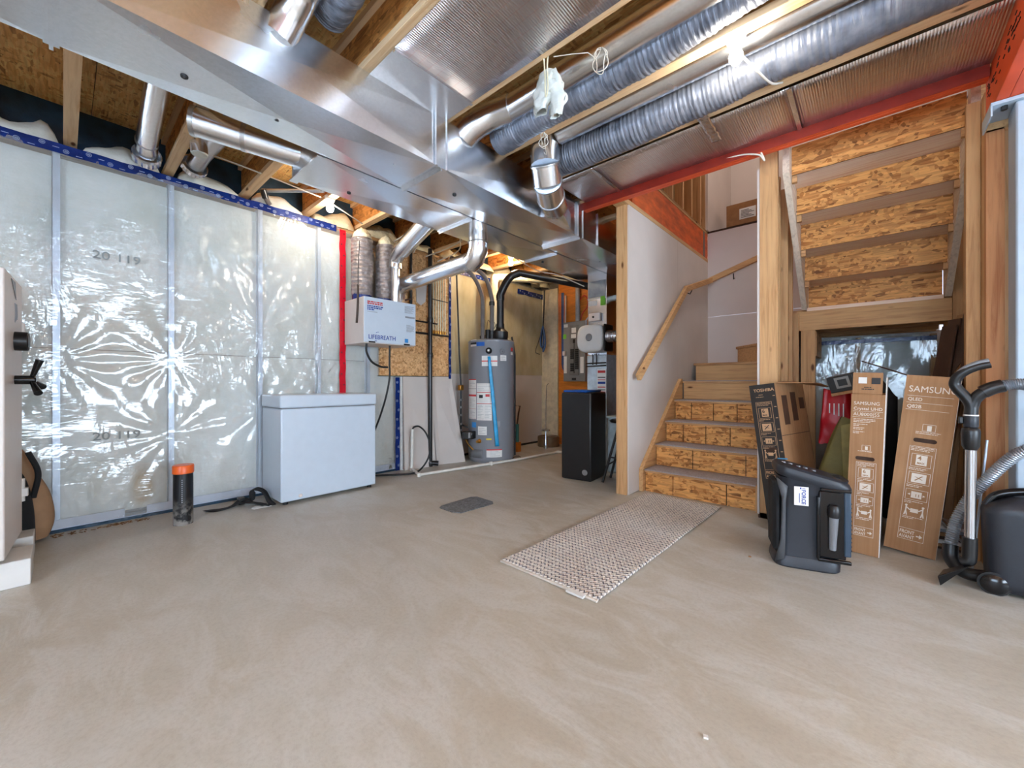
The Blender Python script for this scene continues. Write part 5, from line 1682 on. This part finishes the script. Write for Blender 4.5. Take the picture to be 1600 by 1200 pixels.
def column(par, T0, x0, x1, ztop, ink, paper, lab, num, total=.42, seed=1, front=True):
    """handling instructions column: stack limit, crossed box, size, two carriers, arrow"""
    m = MB()
    w = x1 - x0
    cx = (x0 + x1) / 2
    zb = ztop - total
    frame(m, x0, x1, zb, ztop)
    u = total / 5.3
    rows(m, x0 + .006, w - .014, ztop - .006, 3, seed=seed)
    z = ztop - u * .42
    # cell 1
    frame(m, x0 + w * .12, x1 - w * .12, z - u * .72, z)
    pap = MB()
    pap.box(cx - w * .20, cx + w * .22, -.0018, -.0006, z - u * .62, z - u * .06)
    z -= u * .80
    rows(m, x0 + .008, w * .7, z, 2, seed=seed + 1)
    z -= u * .22
    frame(m, x0 + w * .10, x1 - w * .08, z - u * .66, z)
    pap.box(cx - w * .28, cx + w * .28, -.0018, -.0006, z - u * .58, z - u * .08)
    xz = z - u * .33
    z -= u * .74
    rows(m, x0 + .008, w * .6, z, 2, seed=seed + 2)
    z -= u * .24
    frame(m, x0 + w * .08, x1 - w * .08, z - u * .60, z)
    pap.box(cx - w * .20, cx + w * .20, -.0018, -.0006, z - u * .48, z - u * .12)
    for sg in (1, -1):
        pap.add([(cx + sg * w * .24, -.0016, z - u * .24), (cx + sg * w * .34, -.0016, z - u * .30), (cx + sg * w * .24, -.0016, z - u * .36)], [(0, 1, 2)])
    n3 = z - u * .40
    z -= u * .68
    rows(m, x0 + .008, w * .7, z, 2, seed=seed + 3)
    z -= u * .2
    # two carriers
    for sg in (1, -1):
        hx = cx + sg * w * .32
        m.lathe((hx, -.001, z - u * .06), [(u * .055, 0), (u * .055, .0006)], 10, axis=(0, -1, 0))
        for a, b in (((hx, z - u * .11), (hx, z - u * .36)), ((hx, z - u * .36), (hx + sg * w * .05, z - u * .62)), ((hx, z - u * .36), (hx - sg * w * .05, z - u * .62)), ((hx, z - u * .16), (hx - sg * w * .16, z - u * .30))):
            d = Vector((b[0] - a[0], 0, b[1] - a[1])).normalized()
            nx, nz = -d.z * .0028, d.x * .0028
            m.add([(a[0] - nx, -.0012, a[1] - nz), (a[0] + nx, -.0012, a[1] + nz), (b[0] + nx, -.0012, b[1] + nz), (b[0] - nx, -.0012, b[1] - nz)], [(0, 1, 2, 3)])
    pap.box(cx - w * .15, cx + w * .15, -.0018, -.0006, z - u * .42, z - u * .20)
    z -= u * .68
    rows(m, x0 + .008, w * .8, z, 2, seed=seed + 4)
    z = zb + u * .62
    m.box(x0, x1, -.0016, -.0004, z, z + .0016)
    if front:
        m.text('FRONT', u * .27, FT(x0 + w * .05, -.0012, zb + u * .34), .0003, sx=.68)
        m.text('AVANT', u * .27, FT(x0 + w * .05, -.0012, zb + u * .08), .0003, sx=.68)
        m.box(cx + w * .20, cx + w * .33, -.0016, -.0004, zb + u * .27, zb + u * .33)
        m.add([(cx + w * .32, -.0014, zb + u * .42), (cx + w * .44, -.0014, zb + u * .30), (cx + w * .32, -.0014, zb + u * .18)], [(0, 1, 2)])
    o = m.build('printing', ink, par, smooth=0, local=True)
    pap.build('printed_panels', paper, par, smooth=0, local=True)
    d = MB()
    zc = ztop - u * .42
    d.text(num, u * .34, FT(cx - w * .15, -.0026, zc - u * .34), .0004)
    d.text('MAX', u * .14, FT(cx - w * .15, -.0026, zc - u * .55), .0004)
    d.text('11', u * .22, FT(cx - w * .07, -.0026, n3), .0003)
    xmark(d, cx, xz, w * .17)
    d.build('printed_digits', lab, par, smooth=0, local=True)


def carton(name, label, loc, yaw, roll, w, h, d, skin, group='empty television cartons'):
    lift = abs(math.sin(roll)) * w / 2
    t = thing(name, label, 'box', (loc[0], loc[1], lift + .001), (0, roll, yaw), group)
    return t


def panel_box(t, w, h, d, skin, open_top=False, th=.006, slot=None):
    """carton walls; a hand slot can be cut in the front wall"""
    if slot:
        sx0, sx1, sz0, sz1 = slot
        m = MB()
        m.box(-w / 2, w / 2, 0, th, 0, sz0); m.box(-w / 2, w / 2, 0, th, sz1, h)
        m.box(-w / 2, sx0, 0, th, sz0, sz1); m.box(sx1, w / 2, 0, th, sz0, sz1)
        # rounded ends of the slot
        rz = (sz1 - sz0) / 2
        for cx, sg in ((sx0, 1), (sx1, -1)):
            for k_ in (1, -1):
                pts = [(cx, (sz0 + sz1) / 2 + k_ * rz)] + [(cx + sg * rz * (1 - math.cos(a * PI / 12)), (sz0 + sz1) / 2 + k_ * rz * math.sin(a * PI / 12)) for a in range(6, -1, -1)]
                m.prism(pts, 0, th, 'xz')
        m.build('front_wall', skin, t, smooth=0, local=True)
        MB().box(sx0, sx1, .02, .024, sz0 - .01, sz1 + .01).build('slot_lining', 'darkcard', t, smooth=0, local=True)
    else:
        MB().box(-w / 2, w / 2, 0, th, 0, h).build('front_wall', skin, t, smooth=0, local=True)
    MB().box(-w / 2, -w / 2 + th, th, d, 0, h).build('side_wall', skin, t, smooth=0, local=True)
    MB().box(w / 2 - th, w / 2, th, d, 0, h).build('side_wall', skin if skin != 'boxblack' else 'card', t, smooth=0, local=True)
    MB().box(-w / 2, w / 2, d - th, d, 0, h).build('back_wall', skin, t, smooth=0, local=True)
    MB().box(-w / 2 + th, w / 2 - th, th, d - th, 0, th).build('bottom', 'card', t, smooth=0, local=True)
    if not open_top:
        MB().box(-w / 2 + th, w / 2 - th, th, d - th, h - th, h).build('top', skin, t, smooth=0, local=True)


# TOSHIBA
t = carton('tv_carton', 'black printed TOSHIBA television carton leaning left on the post', (-.435, 3.17), R(-14), R(-7.6), .160, .99, .5, 'boxblack')
panel_box(t, .160, .985, .46, 'boxblack', open_top=True, slot=(-.045, .045, .525, .555))
m = MB().text('TOSHIBA', .029, FT(-.055, -.001, .935), .0003, sx=1.1)
m.build('brand_lettering', 'inktan', t, smooth=0, local=True)
m = MB(); rows(m, -.025, .05, .915, 1, seed=3); rows(m, -.045, .095, .90, 1, seed=4)
for i in range(9):
    m.box(.062, .076, -.0014, -.0004, .90 - i * .075, .904 - i * .075, Matrix.Rotation(0, 4, 'Y'))
m.build('small_print', 'inktan', t, smooth=0, local=True)
column(t, None, -.052, .050, .865, 'inktan', 'inktan', 'ink', '6', .52, 5)
B_ = MB().box(-.079, -.073, .0, .46, .985, .99)
m = MB().grid(lambda u, v: (.08 + .16 * u, .02 + .30 * v + .12 * u, .985 - .02 * u - .03 * u * v + .01 * math.sin(v * 3)), 10, 8)
m.build('open_flap', 'card', t, smooth=180, local=True, solid=.005)
for y0, z0, z1 in ((.08, .70, .90), (.22, .72, .92), (.35, .80, .88)):
    MB().box(.0802, .0815, y0, y0 + .08, z0, z1).build('cut_out', 'darkcard', t, smooth=0, local=True)
MB().box(.0802, .0812, .01, .45, .63, .634).build('fold_line', 'darkcard', t, smooth=0, local=True)

# SAMSUNG upright
t = carton('tv_carton', 'narrow brown SAMSUNG Crystal UHD carton with raised top flap', (-.040, 3.10), R(-2), R(1.9), .147, .935, .6, 'card')
panel_box(t, .147, .93, .55, 'card', open_top=True, slot=(-.045, .04, .545, .567))
MB().box(-.070, .060, .001, .006, .932, 1.055).build('top_flap', 'card', t, smooth=0, local=True)
MB().box(-.045, -.008, -.0008, .0008, .992, 1.028).build('printed_square', 'label', t, smooth=0, local=True)
MB().box(.012, .05, -.0008, .0008, .990, 1.026).build('printed_square', 'ink', t, smooth=0, local=True)
m = MB(); rows(m, -.02, .065, .972, 1, h=.004, seed=8); rows(m, -.03, .085, .962, 1, h=.005, seed=9)
m.build('flap_print', 'ink', t, smooth=0, local=True)
MB().box(.0735, .0775, .004, .5, .0, 1.03).build('foam_insert', 'label', t, smooth=0, local=True)
m = MB()
m.text('SAMSUNG', .027, FT(-.062, -.001, .868), 0, sx=.92)
m.text('Crystal UHD', .024, FT(-.062, -.001, .838), .0002, sx=.98)
m.box(-.064, .066, -.0014, -.0004, .829, .8305)
m.text('AU8000|55', .027, FT(-.062, -.001, .804), 0, sx=.92)
m.box(-.064, .066, -.0014, -.0004, .796, .7975)
rows(m, -.060, .095, .786, 3, seed=11); rows(m, -.060, .065, .756, 2, seed=12); rows(m, -.060, .05, .735, 2, seed=13); rows(m, -.060, .05, .712, 2, seed=14)
frame(m, -.018, .020, .603, .635)
m.box(-.004, .008, -.0014, -.0004, .608, .628)
rows(m, -.035, .07, .600, 1, seed=15)
m.build('lettering', 'inkwhite', t, smooth=0, local=True)
column(t, None, -.040, .048, .535, 'inkwhite', 'inkwhite', 'card', '6', .43, 21)

# SAMSUNG wide, leaning right
t = carton('tv_carton', 'wide brown SAMSUNG QLED carton leaning right beside the vacuum wand', (.165, 3.275), R(-5), R(5.6), .215, 1.03, .6, 'card')
panel_box(t, .215, 1.03, .5, 'card', slot=(-.045, .05, .648, .672))
m = MB()
m.text('SAMSUNG', .050, FT(-.092, -.001, .935), 0, sx=.86)
m.box(-.094, .09, -.0014, -.0004, .912, .9135)
m.text('QLED', .026, FT(-.090, -.001, .884), .0002, sx=.9)
m.box(-.094, .09, -.0014, -.0004, .872, .8735)
m.text('Q82B', .028, FT(-.090, -.001, .842), .0002, sx=.9)
m.box(-.094, .08, -.0014, -.0004, .832, .8335)
frame(m, -.015, .038, .715, .755)
m.box(.004, .022, -.0014, -.0004, .718, .748)
rows(m, -.04, .10, .710, 2, seed=30)
m.build('lettering', 'inkwhite', t, smooth=0, local=True)
column(t, None, -.055, .052, .625, 'inkwhite', 'inkwhite', 'card', '4', .55, 41)
m = MB().box(.1077, .1090, .0, .5, 0, 1.03)
m.build('cut_edge', 'inkwhite', t, smooth=0, local=True)

# folded dark cartons leaning in the back
t = thing('folded_cardboard', 'dark folded cardboard sheets leaning in the corner behind cartons', 'cardboard', (.4, 3.75, 0))
def slab(a, b, c, d, th, mname='darkcard', nm='sheet'):
    P = [Vector(q) for q in (a, b, c, d)]
    n = (P[1] - P[0]).cross(P[3] - P[0]).normalized() * th
    m = MB().add(P + [p + n for p in P], [(0, 1, 2, 3), (7, 6, 5, 4), (0, 4, 5, 1), (1, 5, 6, 2), (2, 6, 7, 3), (3, 7, 4, 0)])
    m.build(nm, mname, t, smooth=0)
slab((.18, 3.95, .0), (.26, 3.78, .0), (.405, 3.70, 1.36), (.36, 3.87, 1.37), .008)
slab((.20, 3.96, .0), (.28, 3.79, .0), (.425, 3.72, 1.40), (.39, 3.88, 1.41), .008)
slab((.24, 3.84, .0), (.29, 3.76, .0), (.438, 3.73, 1.43), (.42, 3.83, 1.43), .006, 'card')
slab((.36, 3.76, 1.0), (.43, 3.72, 1.14), (.455, 3.70, 1.32), (.435, 3.73, 1.43), .006, 'darkcard', 'folded_flap')
slab((.30, 3.71, .0), (.36, 3.70, .0), (.445, 3.68, 1.22), (.43, 3.70, 1.24), .006, 'darkcard')
slab((.33, 3.70, .0), (.37, 3.69, .0), (.452, 3.67, 1.24), (.446, 3.69, 1.27), .005, 'card')
tag(MB().bar((-.045, 3.92, 1.158), (.20, 3.50, 1.035), .010, .006).build('thin_stick', 'darkcard', at=Vector((.1, 3.6, 1.1))), 'thin dark stick lying across the carton tops', 'stick')

# bag, red pouch, black box
t = thing('paper_bag', 'olive fabric bag slumped between the TOSHIBA and SAMSUNG cartons', 'bag', (-.24, 3.52, 0))
def f(u, v):
    a = 2 * PI * u
    tp = 1 - .74 * v ** 1.4
    cx = -.25 + .13 * v
    return (cx + .13 * tp * math.copysign(abs(math.cos(a)) ** .6, math.cos(a)) + .014 * noise.noise((a, v * 3, 1)), 3.50 + .10 * tp * math.copysign(abs(math.sin(a)) ** .6, math.sin(a)), .02 + .74 * v + .02 * noise.noise((a, v * 2, 5)))
MB().grid(f, 36, 24).build('bag_body', 'olive', t, smooth=50)
MB().grid(lambda u, v: (-.145 + .10 * u + .02 * v, 3.40 + .02 * u, .72 - .55 * v + .03 * u), 6, 12).build('bag_fold', plain('olive_fold', L(150, 138, 84), .7), t, smooth=180, solid=.004)
t = thing('pouch', 'bright red fabric pouch with white print behind the olive bag', 'bag', (-.2, 3.75, .5))
MB().grid(lambda u, v: (-.185 + (.105 - .03 * v) * math.copysign(abs(math.cos(2 * PI * u)) ** .5, math.cos(2 * PI * u)) + .04 * v * (u < .5), 3.78 + .05 * math.copysign(abs(math.sin(2 * PI * u)) ** .5, math.sin(2 * PI * u)) + .02 * noise.noise((u * 8, v * 4, 3)), .55 + .40 * v + .03 * noise.noise((u * 6, v * 4, 1))), 40, 16).build('pouch_body', 'red', t, smooth=60)
m = MB()
for i in range(4):
    m.box(-.225 + i * .026, -.218 + i * .026, 3.712, 3.716, .78 - .01 * i, .85)
m.build('white_print', 'label', t, smooth=0)
MB().tube([(-.20, 3.78, .0), (-.2, 3.78, .57)], .03, 10).build('pouch_base', 'red', t)
t = thing('small_box', 'small dark tilted box with square emblem above the red pouch', 'box', (-.12, 3.62, .96), (R(8), R(-14), R(-8)))
MB().box(-.085, .06, -.05, .05, -.01, .10).build('box_body', 'black', t, local=True, bevel=.004)
MB().box(-.045, .035, -.052, -.050, .015, .09).build('emblem_plate', 'panelgrey', t, local=True)
MB().box(-.03, .02, -.054, -.052, .03, .075).build('emblem', 'black', t, local=True)
MB().box(-.087, .062, -.052, .052, -.03, -.010).build('lower_edge', 'card', t, local=True)
tag(B(-.20, -.05, 3.86, 4.1, 0, .90).build('dark_carton', 'darkcard', at=Vector((-.12, 3.98, 0)), bevel=.004), 'dark brown carton standing behind the red pouch', 'box')  # carton in plain dark brown board
tag(MB().grid(lambda u, v: (-.02 + .16 * u, 3.9 + .02 * math.sin(u * 6), .05 + 1.0 * v - .25 * abs(u - .4) * v + .03 * noise.noise((u * 4, v * 5, 2))), 16, 20).build('shade_sheet', 'blackmatte', at=Vector((.05, 3.9, 0)), smooth=180, solid=.01), 'black sheet standing in for shade between the two brown cartons', 'bag')  # dark sheet painting in the shade of the gap between the cartons

# offcuts behind the wand
for i in range(6):
    tag(B(.24 + .01 * (i % 3), .45, 3.50 - .01 * (i % 2), 3.78, .02 + i * .022, .038 + i * .022).build('laminate_offcut', ['card', 'label', 'darkcard', 'card', 'inkgrey', 'taupe'][i], at=Vector((.35, 3.6, i * .022))),
        'laminate offcut in the stack behind the vacuum hose, %s' % ['bottom one', 'pale second from the bottom', 'dark third from the bottom', 'tan fourth from the bottom', 'grey one below the top', 'topmost'][i], 'board', 'stack of laminate offcuts')
B(.26, .44, 3.52, 3.76, 0, .019).build('offcut_batten', 'darkcard')
tag(bpy.data.objects['offcut_batten'], 'dark batten under the stack of laminate offcuts', 'board')
tag(MB().tube([(.30, 3.45, .20), (.43, 3.47, .05)], .013, 12).build('metal_tube', 'chrome', at=Vector((.36, 3.46, .1))), 'short silver tube lying against the laminate offcuts', 'tube')
tag(MB().bar((.455, 3.22, .70), (.40, 3.20, .0), .006, .03, up=(0, 1, 0)).build('metal_strip', 'steelstud', at=Vector((.43, 3.2, 0))), 'thin silver metal strip leaning on the stud behind the wand', 'strip')

# ================================================================ PARTY SPEAKER
t = thing('party_speaker', 'black portable party speaker with FORCE sticker and side microphone', 'speaker', (-.285, 2.76, 0), (0, 0, R(17)))
H = .53


def prof(z):
    """left, right, half depth of the cabinet at height z"""
    s = z / H
    fl = abs(s - .5) * 2
    l = -.150 + .020 * s + .012 * (1 - fl ** 3)
    r = .150 + .045 * s
    dpt = .125 - .015 * (1 - fl ** 3)
    return l, r, dpt


def ring(z, k_=1.0, dx=0):
    l, r, d = prof(z)
    l, r = l * 1 + dx, r + dx
    cx, hw = (l + r) / 2, (r - l) / 2
    out = []
    for i in range(32):
        a = 2 * PI * (i + .5) / 32
        out.append((cx + hw * k_ * math.copysign(abs(math.cos(a)) ** .35, math.cos(a)), d * k_ * math.copysign(abs(math.sin(a)) ** .45, math.sin(a)), z))
    return out


def loft(zs, ks):
    m = MB()
    vs = []
    for z, k_ in zip(zs, ks):
        vs += ring(z, k_)
    n = len(zs)
    m.add(vs, [(i * 32 + j, i * 32 + (j + 1) % 32, (i + 1) * 32 + (j + 1) % 32, (i + 1) * 32 + j) for i in range(n - 1) for j in range(32)] + [tuple(range(31, -1, -1)), tuple((n - 1) * 32 + j for j in range(32))])
    return m


loft([.0, .008, .04, .06], [.97, 1.02, 1.02, .97]).build('base', 'navyplast', t, local=True)
loft([.058, .12, .2, .3, .4, .46, .485], [.94, .93, .93, .93, .94, .97, 1.0]).build('cabinet', 'navyplast', t, local=True)


def tring(z, k_, dz):
    return [(x, y, zz + dz * (-(x + .15) * .26)) for x, y, zz in ring(z, k_)]


m = MB()
vs = []
for z, k_ in ((.483, 1.02), (.497, 1.05), (.515, 1.04), (.535, .97), (.545, .86)):
    vs += tring(z + .02, k_, 1)
m.add(vs, [(i * 32 + j, i * 32 + (j + 1) % 32, (i + 1) * 32 + (j + 1) % 32, (i + 1) * 32 + j) for i in range(4) for j in range(32)] + [tuple(range(31, -1, -1)), tuple(4 * 32 + j for j in range(32))])
m.build('top_panel', 'navyplast', t, local=True)
# grille on the left end, side ribs
MB().box(-.152, -.118, -.085, .09, .07, .455).build('grille', 'blackmatte', t, local=True, bevel=.02)
m = MB()
m.add([(-.148, -.130, .03), (-.105, -.132, .05), (-.10, -.125, .15), (-.098, -.124, .36), (-.09, -.130, .44), (-.145, -.132, .49), (-.115, -.126, .37), (-.122, -.126, .15)], [(0, 1, 2, 7), (7, 2, 3, 6), (6, 3, 4, 5)])
m.build('corner_rib', plain('grey_rib', L(70, 72, 76), .5), t, local=True, solid=.008)
# recess with microphone on the visible face
B_ = MB().box(.05, .165, -.120, -.108, .08, .43)
B_.build('microphone_bay', 'blackgloss', t, local=True, bevel=.015)
m = MB()
for x0, x1, z0, z1 in ((.040, .052, .07, .40), (.045, .185, .060, .078), (.055, .185, .43, .446)):
    m.box(x0, x1, -.130, -.108, z0, z1)
fr_ = m.build('bay_rim', 'blackgloss', t, local=True, bevel=.004)
mic = MB().tube([(.105, -.128, .13), (.110, -.130, .30)], 1, 20, rf=lambda s: .015 + .006 * s).build('microphone', 'greyplast', t, local=True)
MB().lathe((.111, -.130, .30), [(.024, 0), (.027, .015), (.027, .045), (.018, .062), (.004, .066)], 22, axis=(.03, 0, 1)).build('microphone_head', 'black', mic, local=True)
MB().box(.155, .185, -.126, -.06, .10, .44).build('side_column', plain('steel_blue_side', L(52, 70, 88), .35), t, local=True, bevel=.006)
m = MB()
for i in range(12):
    m.box(.1855, .188, -.12, -.02, .13 + i * .022, .137 + i * .022)
m.build('side_vents', 'black', t, local=True, smooth=0)
# controls and handle on top
TT = Matrix.Rotation(math.atan(.26), 4, 'Y')
for i in range(5):
    x = -.09 + i * .035
    MB().lathe((x, -.01 + .012 * (i % 2), .563 - .26 * (x + .15)), [(.011, 0), (.010, .007)], 16).build('control_knob', 'greyplast', t, local=True)
MB().box(-.11, -.06, .045, .065, .556, .562, None).build('display', plain('blue_display', L(60, 130, 170), .2), t, local=True, bevel=.002)
m = MB().prism([(.10, -.045), (.165, -.03), (.175, .03), (.11, .045)], .478, .4895 + .002, 'xy')
m.build('handle_recess', 'void', t, local=True, bevel=.004)
MB().box(-.062, .002, -.1335, -.1325, .345, .445).build('sticker', 'label', t, local=True)
TM = Matrix.Translation((-.028, -.1345, .430)) @ Matrix.Rotation(PI / 2, 4, 'X') @ Matrix.Rotation(-PI / 2, 4, 'Z')
MB().text('FORCE', .025, TM, .0004, sx=1.0, depth=.0004).build('brand_lettering', 'inkblue', t, local=True, smooth=0)
m = MB(); m.box(-.036, -.030, -.1345, -.133, .432, .441); m.box(-.026, -.012, -.1345, -.133, .434, .437)
m.box(-.040, -.037, -.1345, -.133, .36, .41)
m.build('brand_mark', 'inkblue', t, local=True, smooth=0)

# ================================================================ VACUUM CLEANER
t = thing('vacuum_canister', 'black canister vacuum standing upright at the right edge', 'vacuum cleaner', (.54, 3.02, 0), (0, 0, R(-3)))
def f(u, v):
    a = 2 * PI * u
    s = v
    hw = .155 * (1 - .10 * (1 - s)) * (1 if s < .8 else math.cos((s - .8) / .2 * PI / 2 * .78))
    hd = .105 * (1 if s < .85 else math.cos((s - .85) / .15 * PI / 2 * .6)) * (1 if s > .05 else .85 + 3 * s)
    return (.02 + hw * math.copysign(abs(math.cos(a)) ** .4, math.cos(a)), hd * math.copysign(abs(math.sin(a)) ** .45, math.sin(a)), .02 + .44 * s)
m = MB().grid(f, 48, 30)
m.add([f(i / 48, 1) for i in range(48)], [tuple(range(48))])
m.build('shell', 'navyplast', t, local=True, smooth=50)
MB().tube([(-.115, 0, .40), (-.08, 0, .455), (.0, 0, .485), (.10, 0, .49), (.16, 0, .45)], .018, 14, smooth=6).build('carry_handle', 'blackgloss', t, local=True)
MB().lathe((-.10, -.095, .05), [(.042, 0), (.045, .012), (.035, .02), (.010, .024)], 24, axis=(0, -1, 0)).build('front_wheel', 'blackgloss', t, local=True)
MB().lathe((-.10, -.085, .05), [(.054, 0), (.054, .015)], 24, axis=(0, -1, 0)).build('wheel_guard', 'rubber', t, local=True)
MB().lathe((.075, -.10, .295), [(.058, 0), (.052, .010), (.048, .010), (.044, .003), (.028, .008), (.012, .014)], 28, axis=(0, -1, 0)).build('rear_wheel', 'blackgloss', t, local=True)
t = thing('vacuum_hose', 'ribbed silver-grey vacuum hose looping from handle to the canister', 'hose', (.42, 3.02, .5))
hp = [(.455, 2.925, .985), (.525, 2.93, .992), (.60, 2.96, .95), (.64, 3.0, .85), (.60, 3.03, .73), (.52, 3.09, .64), (.45, 3.13, .52), (.385, 3.14, .40), (.335, 3.12, .27), (.312, 3.09, .15)]
m = MB().tube(hp, .024, 18, smooth=60, caps=True, rf=lambda s: 1 + .11 * math.sin(s * 2 * PI * 110))
m.build('ribbed_tube', plain('silver_grey_ribs', L(150, 156, 164), .3, metal=.5), t, smooth=70)
MB().tube([(.312, 3.09, .155), (.312, 3.07, .09), (.35, 3.03, .045), (.42, 3.01, .05), (.45, 3.0, .07)], .030, 18, smooth=8).build('hose_connector', 'black', t)
MB().tube([(.40, 2.925, .955), (.43, 2.925, .975), (.462, 2.925, .987)], .030, 18, smooth=5).build('hose_collar', 'black', t)
t = thing('vacuum_wand', 'chrome vacuum wand with black curved handle standing upright', 'vacuum wand', (.362, 2.93, 0))
MB().cyl((.360, 2.93, .24), (.363, 2.93, .69), .0195, seg=24).build('chrome_tube', 'chrome', t)
MB().lathe((.362, 2.93, .675), [(.022, 0), (.031, .02), (.033, .09), (.030, .102), (.024, .108)], 24).build('lower_collar', 'black', t)
MB().lathe((.363, 2.93, .785), [(.024, 0), (.026, .004), (.026, .05), (.024, .055)], 24).build('upper_collar', 'navyplast', t)
MB().lathe((.363, 2.93, .840), [(.0262, 0), (.0262, .006)], 24).build('trim_ring', 'label', t)
B(.322, .340, 2.92, 2.94, .80, .835).build('release_button', 'black', t, bevel=.005)
MB().tube([(.363, 2.93, .845), (.363, 2.93, .89), (.345, 2.93, .93), (.322, 2.93, .965), (.310, 2.93, .995), (.320, 2.925, 1.03), (.350, 2.92, 1.06), (.385, 2.92, 1.078), (.422, 2.92, 1.088)], .023, 20, smooth=6, rf=lambda s: 1.05 - .25 * s).build('grip', 'black', t)
MB().tube([(.314, 2.928, 1.018), (.325, 2.922, 1.050), (.352, 2.917, 1.077), (.388, 2.917, 1.096), (.418, 2.917, 1.104)], .012, 12, smooth=6).build('grip_inlay', 'greyplast', t)
MB().tube([(.363, 2.93, .865), (.372, 2.93, .91), (.388, 2.927, .94), (.412, 2.925, .962)], .024, 20, smooth=6, rf=lambda s: .95 + .1 * s).build('hose_neck', 'black', t)
MB().tube([(.360, 2.93, .25), (.358, 2.93, .16), (.352, 2.93, .135), (.335, 2.935, .125)], .027, 18, smooth=4).build('lower_elbow', 'black', t)
m = MB().add([(.355, 2.88, .125), (.375, 2.95, .125), (.345, 2.97, .095), (.325, 2.90, .095), (.255, 2.87, .002), (.285, 2.98, .002), (.275, 2.985, .05), (.245, 2.865, .05)],
             [(0, 1, 2, 3), (3, 2, 5, 4), (4, 5, 6, 7), (7, 6, 1, 0), (0, 3, 4, 7), (1, 6, 5, 2)])
m.build('floor_nozzle', 'black', t, bevel=.006)

# sawdust debris and small litter on the slab
random.seed(11)
m = MB()
for i in range(60):
    y = random.uniform(-.05, .42)
    x = -3.99 + random.uniform(0, .05) * (1.4 - y)
    a = random.uniform(0, PI)
    m.box(-.012, .012, -.003, .003, 0, .003, Matrix.Translation((x, y, .001)) @ Matrix.Rotation(a, 4, 'Z'))
tag(m.build('wood_shavings', plain('brown_wood_crumbs', L(140, 104, 66), .8), at=Vector((-3.97, .2, 0)), smooth=0), 'brown wood crumbs along the foot of the insulated wall', 'debris', kind='stuff')
for (x, y, c, nm, lab) in ((-.52, 2.62, 'card', 'wood_chip', 'tiny tan wood chip on the floor right of the rug'), (-.35, 1.2, 'label', 'paper_crumb', 'tiny pale crumb on the near right floor')):
    m = MB().prism([(x, y), (x + .012, y + .004), (x + .008, y + .014), (x - .004, y + .01)], 0, .005, 'xy')
    tag(m.build(nm, c, at=Vector((x, y, 0)), smooth=0), lab, 'debris')
